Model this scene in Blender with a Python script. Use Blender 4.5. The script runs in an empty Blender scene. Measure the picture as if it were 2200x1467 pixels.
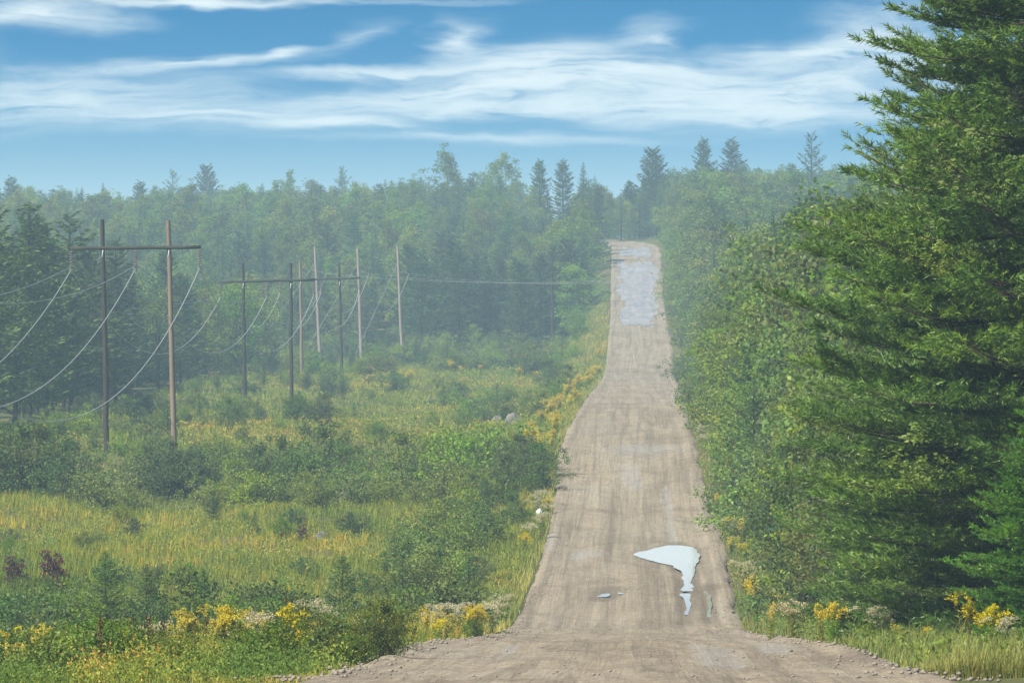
import bpy, math, random
import numpy as np
from mathutils import Vector

# ------------------------------------------------------------------ camera, sky, sun, exposure
SC = bpy.context.scene
COL = SC.collection
FPX = 12222.0            # focal length in photograph pixels (200 mm on a 36 mm sensor)
VX, LY = 1370.0, 500.0   # where the road axis and the eye level fall in the photograph
cam_d = bpy.data.cameras.new("camera"); cam = bpy.data.objects.new("camera", cam_d); COL.objects.link(cam)
cam_d.lens = 200.0; cam_d.sensor_width = 36.0; cam_d.clip_start = 0.5; cam_d.clip_end = 20000
cam.location = (0, 0, 0)
cam.rotation_euler = (math.radians(90) - math.atan((733.5-LY)/FPX), 0, math.atan((VX-1100)/FPX))
SC.camera = cam
SC.view_settings.view_transform = 'Standard'; SC.view_settings.look = 'None'
SC.view_settings.exposure = 1.1; SC.view_settings.gamma = 1.0; SC.view_settings.use_curve_mapping = False
SC.render.engine = 'CYCLES'
cy = SC.cycles
cy.use_denoising = True
try: cy.denoiser = 'OPENIMAGEDENOISE'; cy.denoising_prefilter = 'ACCURATE'; cy.denoising_input_passes = 'RGB_ALBEDO_NORMAL'
except Exception: pass
cy.max_bounces = 5; cy.diffuse_bounces = 3; cy.glossy_bounces = 3; cy.transmission_bounces = 3
cy.volume_bounces = 1; cy.transparent_max_bounces = 4; cy.sample_clamp_indirect = 4.0
cy.use_adaptive_sampling = False

SUN_EL, SUN_AZ = math.radians(48), math.radians(-132)   # azimuth from +Y towards +X: left, a little behind
sun_dir = Vector((math.sin(SUN_AZ)*math.cos(SUN_EL), math.cos(SUN_AZ)*math.cos(SUN_EL), math.sin(SUN_EL)))
sd = bpy.data.lights.new("sun", 'SUN'); sd.energy = 4.6; sd.angle = math.radians(0.6); sd.color = (1.0, 0.93, 0.77)
sun = bpy.data.objects.new("sun", sd); COL.objects.link(sun)
sun.rotation_euler = (-sun_dir).to_track_quat('-Z', 'Y').to_euler(); sun.location = (-200, -100, 250)

class NT:
    def __init__(s, tree): s.t = tree; s.n = tree.nodes; s.n.clear()
    def add(s, typ, ins=None, **kw):
        nd = s.n.new(typ)
        for k, v in kw.items(): setattr(nd, k, v)
        for k, v in (ins or {}).items():
            if isinstance(v, bpy.types.NodeSocket): s.t.links.new(v, nd.inputs[k])
            else: nd.inputs[k].default_value = v
        return nd
    def math(s, op, a, b=0.0, c=None, clamp=False):
        i = {0: a, 1: b}
        if c is not None: i[2] = c
        return s.add('ShaderNodeMath', i, operation=op, use_clamp=clamp).outputs[0]
    def mix(s, f, a, b, mode='MIX'):
        nd = s.add('ShaderNodeMix', {0: f, 6: a, 7: b}, data_type='RGBA', blend_type=mode)
        return nd.outputs[2]
    def ramp(s, f, stops, interp='LINEAR'):
        nd = s.add('ShaderNodeValToRGB', {0: f}); cr = nd.color_ramp; cr.interpolation = interp
        while len(cr.elements) < len(stops): cr.elements.new(0.5)
        for e, (p, c) in zip(cr.elements, stops):
            e.position = p; e.color = c if len(c) == 4 else (*c, 1)
        return nd.outputs[0]
    def noise(s, vec, scale, detail=3.0, rough=0.55, dist=0.0, dim='3D'):
        return s.add('ShaderNodeTexNoise', {'Vector': vec, 'Scale': scale, 'Detail': detail, 'Roughness': rough, 'Distortion': dist}, noise_dimensions=dim).outputs[0]

world = bpy.data.worlds.new("World"); SC.world = world; world.use_nodes = True
w = NT(world.node_tree)
dirv = w.add('ShaderNodeTexCoord').outputs['Generated']
sx = w.add('ShaderNodeSeparateXYZ', {0: dirv}); X, Y, Z = sx.outputs
zz = w.math('MAXIMUM', Z, 0.0)
lift = w.math('ADD', w.math('MULTIPLY', w.math('POWER', zz, 0.68), 2.2), 0.012)   # clear rain-washed air: the blue starts low
svec = w.add('ShaderNodeVectorMath', {0: w.add('ShaderNodeCombineXYZ', {0: X, 1: Y, 2: lift}).outputs[0]}, operation='NORMALIZE').outputs[0]
sky = w.add('ShaderNodeTexSky', {0: svec}, sky_type='NISHITA', sun_disc=False)
sky.sun_elevation = SUN_EL; sky.sun_rotation = SUN_AZ; sky.altitude = 200; sky.air_density = 1.0; sky.dust_density = 0.6; sky.ozone_density = 2.2
skyc = w.add('ShaderNodeHueSaturation', {'Color': sky.outputs[0], 'Saturation': 1.68, 'Value': 0.41, 'Hue': 0.493}).outputs[0]
az = w.math('MULTIPLY', w.math('ARCTAN2', X, Y), FPX/1000)
el = w.math('MULTIPLY', w.math('ARCSINE', Z), FPX/1000)
elog = w.math('MULTIPLY', w.math('LOGARITHM', w.math('ADD', w.math('MAXIMUM', el, 0.0), 0.5), 2.718), 1.0)
base = w.add('ShaderNodeCombineXYZ', {0: az, 1: el, 2: 0.0}).outputs[0]
warpn = w.add('ShaderNodeTexNoise', {'Vector': w.add('ShaderNodeMapping', {0: base, 3: (2.2, 7.0, 1.0)}).outputs[0], 'Scale': 1.0, 'Detail': 4.0, 'Roughness': 0.55}).outputs['Color']
warp = w.add('ShaderNodeVectorMath', {0: w.add('ShaderNodeVectorMath', {0: warpn, 1: (.5, .5, .5)}, operation='SUBTRACT').outputs[0], 1: (0.5, 0.11, 0.0)}, operation='MULTIPLY').outputs[0]
bw = w.add('ShaderNodeVectorMath', {0: base, 1: warp}, operation='ADD').outputs[0]
# long cirrus banks: photo-pixel centre, half sizes, strength, tilt (degrees)
BANKS = [(40, 40, 330, 46, .9, 2), (420, 0, 760, 13, .9, 0), (380, 131, 420, 20, .8, 2.4), (640, 112, 110, 16, .7, 6), (860, 152, 420, 18, .95, 1),
         (150, 215, 560, 88, .75, 0), (520, 250, 420, 50, .5, 0), (1000, 196, 520, 46, 1.0, 4.5), (1150, 125, 260, 62, .75, 8), (995, 85, 90, 60, .7, -20),
         (1090, 236, 560, 26, .85, 1.5), (1330, 170, 420, 66, .85, 2), (1500, 205, 420, 62, .85, 5), (1740, 108, 330, 40, .75, 6), (1760, 190, 300, 52, .85, 6),
         (700, 268, 260, 20, .8, -2), (1620, 244, 420, 46, .85, 0), (1400, 72, 130, 40, .6, 0), (1150, 300, 560, 20, .32, 0), (860, 300, 300, 18, .35, 0),
         (800, 75, 110, 30, .3, 14), (1950, 90, 330, 120, .6, 5), (2300, 190, 400, 120, .8, 0), (-500, 120, 520, 120, .8, 0), (2700, 20, 500, 90, .8, 3), (900, -180, 900, 90, .8, 2), (-300, -320, 800, 110, .8, -3), (1500, -185, 900, 130, 2.6, 1), (400, -560, 1500, 200, .9, 2), (2300, -420, 1200, 160, .9, -3)]
acc = None
for (px, py, hw, hh, am, rot) in BANKS:
    mp = w.add('ShaderNodeMapping', {0: bw, 1: ((px-VX)/1000, (LY-py)/1000, 0), 2: (0, 0, math.radians(rot)), 3: (hw/1000*1.1, hh/1000*1.25, 1)}, vector_type='TEXTURE')
    g = w.add('ShaderNodeTexGradient', {0: mp.outputs[0]}, gradient_type='QUADRATIC_SPHERE').outputs[1]
    acc = w.math('MULTIPLY', g, am*1.5) if acc is None else w.math('MULTIPLY_ADD', g, am*1.5, acc)
lvec = w.add('ShaderNodeCombineXYZ', {0: w.math('MULTIPLY', az, 0.8), 1: w.math('MULTIPLY', elog, 7.0), 2: 0.0}).outputs[0]
far = w.math('SUBTRACT', w.noise(lvec, 1.0, 5, 0.6, 0.6), 0.52)
outside = w.math('MULTIPLY', w.math('SUBTRACT', el, 0.8), 1.0, clamp=True)
acc = w.math('MULTIPLY_ADD', w.math('MULTIPLY', w.math('MAXIMUM', far, 0.0), 4.0), outside, acc)
wisp = w.noise(w.add('ShaderNodeMapping', {0: bw, 2: (0, 0, math.radians(-4)), 3: (3.2, 34.0, 1.0)}).outputs[0], 1.0, 7, 0.6, 0.25)
wisp2 = w.noise(w.add('ShaderNodeMapping', {0: bw, 2: (0, 0, math.radians(18)), 3: (9.0, 34.0, 1.0)}).outputs[0], 1.0, 5, 0.6, 0.6)
wsum = w.math('ADD', w.math('MULTIPLY', wisp, 1.15), w.math('MULTIPLY', wisp2, 0.5))
dens = w.math('MULTIPLY', acc, w.math('MULTIPLY', w.math('MAXIMUM', w.math('SUBTRACT', wsum, 0.52), 0.0), 3.0))
dens = w.math('SUBTRACT', 1.0, w.math('EXPONENT', w.math('MULTIPLY', w.math('MAXIMUM', dens, 0.0), -1.5)))
skyf = w.mix(w.math('MULTIPLY', dens, 0.95, clamp=True), skyc, (3.75, 4.2, 4.25, 1))
bg = w.add('ShaderNodeBackground', {0: skyf, 1: 0.12})
w.t.links.new(bg.outputs[0], w.add('ShaderNodeOutputWorld').inputs[0])

# ------------------------------------------------------------------ helpers
RNG = np.random.default_rng(11)
random.seed(5)
def P(px, py, d): return Vector(((px-VX)*d/FPX, d, (LY-py)*d/FPX))
def PX(px, d): return (px-VX)*d/FPX
def smooth(a, b, x):
    t = np.clip((x-a)/(b-a), 0, 1); return t*t*(3-2*t)
_tab = RNG.random((256, 256))
def vnoise(x, y):
    x = np.asarray(x, float); y = np.asarray(y, float)
    xi = np.floor(x).astype(int); yi = np.floor(y).astype(int); fx = x-xi; fy = y-yi
    fx = fx*fx*(3-2*fx); fy = fy*fy*(3-2*fy)
    g = lambda i, j: _tab[(xi+i) & 255, (yi+j) & 255]
    return (g(0,0)*(1-fx)+g(1,0)*fx)*(1-fy) + (g(0,1)*(1-fx)+g(1,1)*fx)*fy
def fbm(x, y, o=3):
    s = 0; a = 1; t = 0
    for k in range(o): s = s+a*vnoise(x*2**k+17.3*k, y*2**k+5.1*k); t += a; a *= .5
    return s/t
def pchip(xs, ys):
    xs = np.array(xs, float); ys = np.array(ys, float); h = np.diff(xs); dl = np.diff(ys)/h
    m = np.zeros(len(xs)); m[0] = dl[0]; m[-1] = dl[-1]
    for i in range(1, len(xs)-1):
        if dl[i-1]*dl[i] > 0:
            w1 = 2*h[i]+h[i-1]; w2 = h[i]+2*h[i-1]; m[i] = (w1+w2)/(w1/dl[i-1]+w2/dl[i])
    def f(x):
        x = np.clip(np.asarray(x, float), xs[0], xs[-1]); i = np.clip(np.searchsorted(xs, x)-1, 0, len(xs)-2)
        t = (x-xs[i])/h[i]; t2 = t*t; t3 = t2*t
        return (2*t3-3*t2+1)*ys[i]+(t3-2*t2+t)*h[i]*m[i]+(-2*t3+3*t2)*ys[i+1]+(t3-t2)*h[i]*m[i+1]
    return f
# profile of the road, of the clearing on its left and of the wood on its right
road_p0 = pchip([-300,0,40,75,90,105,117,140,165,180,196,205,215,228,240,250,275,318,420,600,680,720,917,950,1000,1200,1600,3000,6000],
               [-1.6,-1.7,-3.1,-4.7,-5.4,-6.0,-6.56,-7.73,-8.98,-9.66,-10.21,-10.146,-9.983,-9.770,-9.574,-9.41,-8.93,-6.8,-5.85,-5.15,-1.1,.6,12.75,14,15,15.5,14,4,-10])
left_p0 = pchip([-300,0,75,105,125,165,182,200,240,300,340,365,420,500,560,620,700,760,800,850,950,1050,1200,1300,1600,3000,6000],
               [-2.2,-2.3,-5.3,-6.6,-7.6,-9.8,-10.35,-10.6,-10.2,-9.55,-8.7,-8.1,-7.7,-7.6,-6.9,-5.9,-5.3,-4.3,-2,2,8,13,15.5,16,15,6,-8])
def tilt(Y): return -200/FPX*np.clip(np.asarray(Y, float), 0, 1700)
def road_p(Y): return road_p0(Y)+tilt(Y)
def left_p(Y): return left_p0(Y)+tilt(Y)
def xc(Y): return -18*smooth(905, 1020, np.asarray(Y, float))**1.3     # the road bends left on the crest
def ground_z(X, Y, bumps=True):
    X = np.asarray(X, float); Y = np.asarray(Y, float)
    x = X-xc(Y); p = road_p(Y)
    wl = smooth(-4.6, -12, x); wr = smooth(4.2, 11, x)
    z = p+(left_p(Y)-p)*wl + wr*(0.35+0.5*smooth(11, 60, x))
    z = z-0.16*np.exp(-((np.abs(x)-5.6)/0.9)**2)
    if bumps:
        k = smooth(4.4, 9, np.abs(x))
        z = z+k*((fbm(X*.12, Y*.06+40, 3)-.5)*.8 + (vnoise(X*.9, Y*.9)-.5)*.16)
    return z
half_l = pchip([-300,75,117,140,195,240,280,318,420,600,720,917,1100],[4.4,4.42,4.5,4.24,4.23,4.0,4.12,4.3,4.1,3.5,3.4,4.1,4.1])
half_r = pchip([-300,75,117,140,165,195,240,280,318,420,600,680,720,917,1100],[4.2,4.17,4.02,3.8,3.5,3.43,3.63,3.44,3.2,3.44,4.0,3.9,3.65,3.6,3.6])
def road_z(X, Y):
    X = np.asarray(X, float); Y = np.asarray(Y, float); x = X-xc(Y)
    z = road_p(Y)+0.05*(1-(x/4.2)**2)
    near = 1-0.5*smooth(300, 600, Y)
    for c, wd, dp in ((-2.5,.32,.05), (-.75,.34,.045), (1.0,.3,.045), (1.62,.32,.06), (2.35,.26,.045)):
        c2 = c+.25*(vnoise(Y*.02+c*9, c*3)-.5)
        z = z-dp*near*np.exp(-((x-c2)/wd)**2)*(.45+.9*vnoise(Y*.05, c*7))
    z = z+.05*(fbm(X*.35+9, Y*.12, 3)-.5)*near+.02*(vnoise(X*1.9, Y*1.1)-.5)+.014*np.sin(Y*2.3+2*vnoise(X*.5, Y*.1))*vnoise(X*.2, Y*.05)
    pud = np.exp(-((Y-238)/12.5)**4)*smooth(-1.0, .6, x+.02*(np.abs(Y-238)))*(1-smooth(2.7, 3.2, x)); z = z*(1-pud)+(road_p(Y)-.04+.05*(fbm(X*1.1, Y*.35, 3)-.5))*pud      # hollow that holds the big puddle
    z = z-.05*np.exp(-((x-1.72)/.3)**4)*smooth(190, 198, Y)*(1-smooth(228, 236, Y))
    for (hx, hy, rx_, ry_) in ((-1.25, 211, .5, 3.5), (-.62, 212, .3, 2.0), (2.62, 205, .3, 9)): z = z-.075*np.exp(-((x-hx)/rx_)**2-((Y-hy)/ry_)**4)
    e = np.maximum(x-(half_r(Y)-.55), -x-(half_l(Y)-.55))           # loose gravel windrow thrown to the edges
    z = z+.07*np.exp(-((e-.25)/.22)**2)*(.4+vnoise(X*.6, Y*.5))
    return z
def set_kind(o, kind=None, label=None, cat=None, group=None):
    if kind: o['kind'] = kind
    if label: o['label'] = label
    if cat: o['category'] = cat
    if group: o['group'] = group
    return o
def mesh_np(name, V, faces, mats, tint=None, midx=None, smoothf=False):
    """V (n,3); faces: list of (m,k) int arrays; tint per vertex; midx: material index per face array"""
    me = bpy.data.meshes.new(name)
    V = np.ascontiguousarray(V, dtype=np.float32)
    me.vertices.add(len(V)); me.vertices.foreach_set('co', V.ravel())
    tot = np.concatenate([np.full(len(f), f.shape[1], np.int32) for f in faces]); li = np.concatenate([np.asarray(f, np.int32).ravel() for f in faces])
    me.loops.add(len(li)); me.loops.foreach_set('vertex_index', li)
    me.polygons.add(len(tot)); st = np.zeros(len(tot), np.int32); st[1:] = np.cumsum(tot)[:-1]
    me.polygons.foreach_set('loop_start', st)
    try: me.polygons.foreach_set('loop_total', tot)
    except Exception: pass
    if midx is not None: me.polygons.foreach_set('material_index', np.concatenate([np.full(len(f), m, np.int32) for f, m in zip(faces, midx)]))
    if smoothf: me.polygons.foreach_set('use_smooth', np.ones(len(tot), bool))
    for m in (mats if isinstance(mats, (list, tuple)) else [mats]): me.materials.append(m)
    if tint is not None:
        a = me.attributes.new('tint', 'FLOAT', 'POINT'); a.data.foreach_set('value', np.asarray(tint, np.float32))
    me.update(calc_edges=True); me.validate()
    return me
def obj(name, me, parent=None, **kw):
    o = bpy.data.objects.new(name, me); COL.objects.link(o)
    if parent is not None: o.parent = parent
    return set_kind(o, **kw)
def tubes(lines, sides=6):
    """lines: list of (points (n,3), radii (n,)) -> V, quads"""
    Vs = []; Fs = []; off = 0
    for pts, rad in lines:
        pts = np.asarray(pts, float); n = len(pts); rad = np.broadcast_to(np.asarray(rad, float), (n,))
        tg = np.gradient(pts, axis=0); tg /= np.linalg.norm(tg, axis=1)[:, None]+1e-9
        ref = np.array([0, 0, 1.]) if abs(tg[0, 2]) < .9 else np.array([1., 0, 0])
        a = np.cross(tg, ref); a /= np.linalg.norm(a, axis=1)[:, None]+1e-9; b = np.cross(tg, a)
        th = np.arange(sides)*2*np.pi/sides
        ring = pts[:, None, :]+rad[:, None, None]*(np.cos(th)[None, :, None]*a[:, None, :]+np.sin(th)[None, :, None]*b[:, None, :])
        Vs.append(ring.reshape(-1, 3))
        i = np.arange(n-1)[:, None]*sides; j = np.arange(sides)[None, :]; j2 = (j+1) % sides
        Fs.append(np.stack([i+j, i+j2, i+sides+j2, i+sides+j], -1).reshape(-1, 4)+off)
        Vs.append(pts[-1:]); Vs.append(pts[:1]); tip = off+n*sides
        cap = np.array([[off+(n-1)*sides+k, off+(n-1)*sides+(k+1) % sides, tip, tip] for k in range(sides)])
        cap2 = np.array([[off+(k+1) % sides, off+k, tip+1, tip+1] for k in range(sides)])
        Fs.append(cap); Fs.append(cap2); off += n*sides+2
    F = np.concatenate(Fs); tri = F[:, 2] == F[:, 3]
    return np.concatenate(Vs), [F[~tri], F[tri][:, :3]]
def unit(v): return v/(np.linalg.norm(v, axis=-1, keepdims=True)+1e-9)
def leaf_quads(C, A, size, width, rng, curl=0.25):
    """pointed leaves: C centres of the stalk end, A leaf axis, size length, width"""
    n = len(C); A = unit(A); R = unit(np.cross(A, rng.normal(size=(n, 3))+1e-3)); N = np.cross(A, R)
    s = np.asarray(size)[:, None]; wd = np.asarray(width)[:, None]
    p1 = C+A*s*.45+R*wd*.5-N*s*curl*.1; p2 = C+A*s-N*s*curl*.5; p3 = C+A*s*.45-R*wd*.5-N*s*curl*.1
    V = np.stack([C, p1, p2, p3], 1).reshape(-1, 3)
    return V, np.arange(4*n).reshape(-1, 4)
def needle_tris(C, A, size, width, rng):
    n = len(C); A = unit(A); R = unit(np.cross(A, rng.normal(size=(n, 3))+1e-3))
    s = np.asarray(size)[:, None]; wd = np.asarray(width)[:, None]
    V = np.stack([C-R*wd*.5, C+R*wd*.5, C+A*s], 1).reshape(-1, 3)
    return V, np.arange(3*n).reshape(-1, 3)
class Soup:
    def __init__(s): s.V = []; s.F = {}; s.T = []; s.n = 0
    def add(s, V, F, tint, m=0):
        s.V.append(V); s.T.append(np.broadcast_to(np.asarray(tint, float), (len(V),))); s.F.setdefault((m, F.shape[1]), []).append(F+s.n); s.n += len(V)
    def mesh(s, name, mats, smoothf=False):
        ks = sorted(s.F); return mesh_np(name, np.concatenate(s.V), [np.concatenate(s.F[k]) for k in ks], mats, np.concatenate(s.T), [k[0] for k in ks], smoothf)

# ------------------------------------------------------------------ materials
def material(name):
    m = bpy.data.materials.new(name); m.use_nodes = True; return m, NT(m.node_tree)
def finish(n, sh, disp=None):
    o = n.add('ShaderNodeOutputMaterial'); n.t.links.new(sh, o.inputs[0])
def leaf_mat(name, stops, transl=.38, rough=.5, hue=.02, val=.22, spec=.25):
    m, n = material(name)
    t = n.add('ShaderNodeAttribute', attribute_name='tint').outputs['Fac']
    oi = n.add('ShaderNodeObjectInfo')
    c = n.ramp(t, stops)
    r2 = n.math('FRACT', n.math('MULTIPLY', oi.outputs['Random'], 7.13))
    c = n.add('ShaderNodeHueSaturation', {'Hue': n.math('MULTIPLY_ADD', oi.outputs['Random'], hue*2, .5-hue), 'Saturation': n.math('MULTIPLY_ADD', r2, .3, .85), 'Value': n.math('MULTIPLY_ADD', r2, val*2, 1-val), 'Color': c}).outputs[0]
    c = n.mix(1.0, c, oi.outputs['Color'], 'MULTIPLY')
    b = n.add('ShaderNodeBsdfPrincipled', {'Base Color': c, 'Roughness': rough, 'Specular IOR Level': spec})
    c2 = n.mix(1.0, c, (1.25, 1.15, .55, 1), 'MULTIPLY')
    tr = n.add('ShaderNodeBsdfTranslucent', {0: c2})
    finish(n, n.add('ShaderNodeMixShader', {0: transl, 1: b.outputs[0], 2: tr.outputs[0]}).outputs[0]); return m
def solid_mat(name, c1, c2, scale=(8, 8, 1.2), rough=.85, bump=.3):
    m, n = material(name)
    co = n.add('ShaderNodeTexCoord').outputs['Object']
    v = n.add('ShaderNodeMapping', {0: co, 3: scale}).outputs[0]
    k = n.noise(v, 1.0, 5, .6); oi = n.add('ShaderNodeObjectInfo')
    c = n.mix(n.math('MULTIPLY_ADD', k, 1.8, -.4, clamp=True), (*c1, 1), (*c2, 1)); c = n.mix(1.0, c, oi.outputs['Color'], 'MULTIPLY')
    bp = n.add('ShaderNodeBump', {'Strength': bump, 'Distance': .03, 'Height': k})
    finish(n, n.add('ShaderNodeBsdfPrincipled', {'Base Color': c, 'Roughness': rough, 'Normal': bp.outputs[0], 'Specular IOR Level': .25}).outputs[0]); return m
G = lambda *a: a
M_PINE = leaf_mat('pine_needles', [(0, (0.052,0.106,0.018)), (.45, (0.097,0.189,0.025)), (.8, (0.172,0.280,0.029)), (1, (0.276,0.352,0.041))], .3, .45, .008, .12, .3)
M_CON = leaf_mat('conifer_needles', [(0, (0.045,0.082,0.033)), (.5, (0.076,0.133,0.043)), (1, (0.136,0.195,0.050))], .25, .55, .015, .2)
M_BROAD = leaf_mat('broadleaf', [(0, (0.088,0.152,0.026)), (.5, (0.150,0.224,0.038)), (.88, (0.231,0.290,0.052)), (1, (0.373,0.344,0.059))], .42, .48, .022, .2)
M_ALDER = leaf_mat('alder_leaves', [(0, (0.050,0.099,0.031)), (.6, (0.091,0.149,0.041)), (1, (0.169,0.216,0.053))], .3, .6, .012, .15, .2)
M_LIGHT = leaf_mat('light_leaves', [(0, (0.118,0.192,0.033)), (.6, (0.199,0.277,0.048)), (1, (0.308,0.338,0.071))], .42, .5, .02, .15)
M_RED = leaf_mat('red_leaves', [(0, (.05,.012,.022)), (.6, (.09,.018,.035)), (1, (.14,.05,.04))], .3, .5, .01, .1)
M_GRASS = leaf_mat('grass', [(0, (0.083,0.146,0.024)), (.35, (0.178,0.241,0.035)), (.62, (0.345,0.345,0.053)), (.82, (0.533,0.405,0.089)), (1, (0.692,0.465,0.142))], .4, .55, .0, .0, .2)
M_COVER = leaf_mat('ground_cover', [(0, (0.096,0.171,0.031)), (.4, (0.182,0.258,0.041)), (.65, (0.340,0.345,0.053)), (.82, (0.510,0.345,0.066)), (1, (0.467,0.206,0.059))], .35, .55, .0, .0, .2)
M_GOLD = leaf_mat('goldenrod_bloom', [(0, (.48,.38,.03)), (1, (.66,.56,.06))], .3, .6, .01, .08)
M_PALE = leaf_mat('pale_bloom', [(0, (.38,.34,.22)), (1, (.62,.58,.44))], .3, .7, .0, .08)
M_STALK = leaf_mat('dry_stalk', [(0, (.05,.035,.018)), (1, (.16,.095,.035))], .1, .8, .0, .1)
M_BARK = solid_mat('bark', (.022,.018,.014), (.07,.058,.046))
M_GREYBARK = solid_mat('grey_bark', (.14,.13,.115), (.26,.245,.22))
M_DWOOD = solid_mat('creosoted_pole', (.020,.016,.018), (.055,.043,.042), (14, 14, .5))
M_BWOOD = solid_mat('brown_pole', (.11,.08,.062), (.25,.185,.14), (16, 16, .4))
M_GWOOD = solid_mat('weathered_pole', (.17,.135,.125), (.30,.25,.235), (16, 16, .4))
M_ARM = solid_mat('weathered_crossarm', (.022,.023,.018), (.055,.055,.04), (1.2, 14, 14))
M_PORC = solid_mat('brown_porcelain', (.10,.075,.07), (.17,.13,.12), (5, 5, 5), .3, .05)
M_STEEL = solid_mat('galvanised_steel', (.30,.31,.32), (.46,.47,.48), (5, 5, 5), .45, .05)
M_WIRE = solid_mat('aluminium_cable', (.34,.36,.37), (.48,.50,.51), (2, 2, 2), .45, .02)
M_THIN = solid_mat('dull_cable', (.22,.24,.25), (.32,.34,.35), (2, 2, 2), .5, .02)
M_STONE = solid_mat('granite', (.075,.072,.07), (.19,.18,.175), (2.2, 2.2, 2.2), .9, .5)
M_PEBBLE = solid_mat('gravel_stones', (.13,.11,.095), (.30,.26,.22), (1.5, 1.5, 1.5), .9, .2)
M_LITTER = solid_mat('white_plastic', (.42,.44,.46), (.60,.62,.63), (6, 6, 6), .4, .1)

# ground under the plants
M_GROUND, n = material('meadow_ground')
g = n.add('ShaderNodeNewGeometry').outputs['Position']
a = n.noise(n.add('ShaderNodeMapping', {0: g, 3: (.09, .03, .05)}).outputs[0], 1.0, 4); b_ = n.noise(g, 1.3, 5, .65)
c = n.ramp(a, [(.3, (.060,.085,.026)), (.5, (.105,.115,.036)), (.65, (.15,.125,.05)), (.8, (.085,.095,.03))])
c = n.mix(n.math('MULTIPLY_ADD', b_, 1.6, -.4, clamp=True), c, (.065,.06,.03, 1))
bp = n.add('ShaderNodeBump', {'Strength': .6, 'Distance': .15, 'Height': n.noise(g, 2.5, 5, .7)})
finish(n, n.add('ShaderNodeBsdfPrincipled', {'Base Color': c, 'Roughness': .95, 'Normal': bp.outputs[0], 'Specular IOR Level': .1}).outputs[0])

# gravel road
M_ROAD, n = material('gravel_road')
g = n.add('ShaderNodeNewGeometry').outputs['Position']
lng = n.noise(n.add('ShaderNodeMapping', {0: g, 3: (2.2, .022, 1)}).outputs[0], 1.0, 5, .6, .8)       # wheel tracks
lng2 = n.noise(n.add('ShaderNodeMapping', {0: g, 3: (7.0, .05, 1)}).outputs[0], 1.0, 4, .6, .8)
crs = n.noise(n.add('ShaderNodeMapping', {0: g, 3: (.40, .13, 1)}).outputs[0], 1.0, 6, .68, 1.0)        # washboard and wash-outs
big = n.noise(n.add('ShaderNodeMapping', {0: g, 3: (.22, .05, 1)}).outputs[0], 1.0, 3, .5)
fine = n.noise(g, 14.0, 4, .75); mid = n.noise(g, 3.0, 4, .6)
c = n.ramp(big, [(.32, (.205,.168,.122)), (.5, (.262,.217,.158)), (.68, (.236,.205,.162))])
c = n.mix(n.math('MULTIPLY_ADD', lng, 3.4, -1.45, clamp=True), c, (.135,.110,.083, 1))
c = n.mix(n.math('MULTIPLY_ADD', lng2, 2.0, -.95, clamp=True), c, (.325,.285,.225, 1))
c = n.mix(n.math('MULTIPLY', n.math('MULTIPLY_ADD', crs, 4.5, -2.15, clamp=True), .8), c, (.135,.105,.078, 1))
c = n.mix(n.math('MULTIPLY_ADD', mid, 2.6, -1.35, clamp=True), c, (.25,.215,.175, 1))
vor = n.add('ShaderNodeTexVoronoi', {'Vector': g, 'Scale': 11.0, 'Randomness': 1.0})
st = n.ramp(n.add('ShaderNodeSeparateColor', {0: vor.outputs['Color']}).outputs[0], [(.0, (.55,.55,.55)), (.5, (1,1,1)), (.9, (1.1,1.1,1.1)), (1, (1.6,1.6,1.6))])
c = n.mix(.7, c, st, 'MULTIPLY')
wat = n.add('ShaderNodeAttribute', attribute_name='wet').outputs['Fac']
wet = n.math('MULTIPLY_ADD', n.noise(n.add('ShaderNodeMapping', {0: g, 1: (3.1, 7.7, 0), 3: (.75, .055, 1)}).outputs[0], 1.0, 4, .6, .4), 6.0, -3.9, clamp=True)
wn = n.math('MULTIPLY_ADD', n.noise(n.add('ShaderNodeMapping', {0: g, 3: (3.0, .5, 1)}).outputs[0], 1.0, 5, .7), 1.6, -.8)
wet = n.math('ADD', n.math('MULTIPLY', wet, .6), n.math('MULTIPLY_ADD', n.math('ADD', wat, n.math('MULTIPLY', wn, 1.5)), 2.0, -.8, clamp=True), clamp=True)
c = n.mix(n.math('MULTIPLY', wet, .42), c, (.31,.295,.28, 1))  # pale tone puts the sky sheen of wet patches into the colour
dmp = n.math('MULTIPLY_ADD', n.math('ADD', n.add('ShaderNodeAttribute', attribute_name='damp').outputs['Fac'], n.math('MULTIPLY', wn, .7)), 1.8, -.7, clamp=True)
c = n.mix(n.math('MULTIPLY', dmp, .62), c, (.10,.080,.058, 1))
h = n.math('ADD', n.math('MULTIPLY', fine, .5), n.math('ADD', n.math('MULTIPLY', lng2, .6), n.math('MULTIPLY', crs, .8)))
bp = n.add('ShaderNodeBump', {'Strength': .8, 'Distance': .08, 'Height': h})
finish(n, n.add('ShaderNodeBsdfPrincipled', {'Base Color': c, 'Roughness': n.math('MULTIPLY_ADD', wet, -.38, .92), 'Normal': bp.outputs[0], 'Specular IOR Level': .3}).outputs[0])

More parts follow.
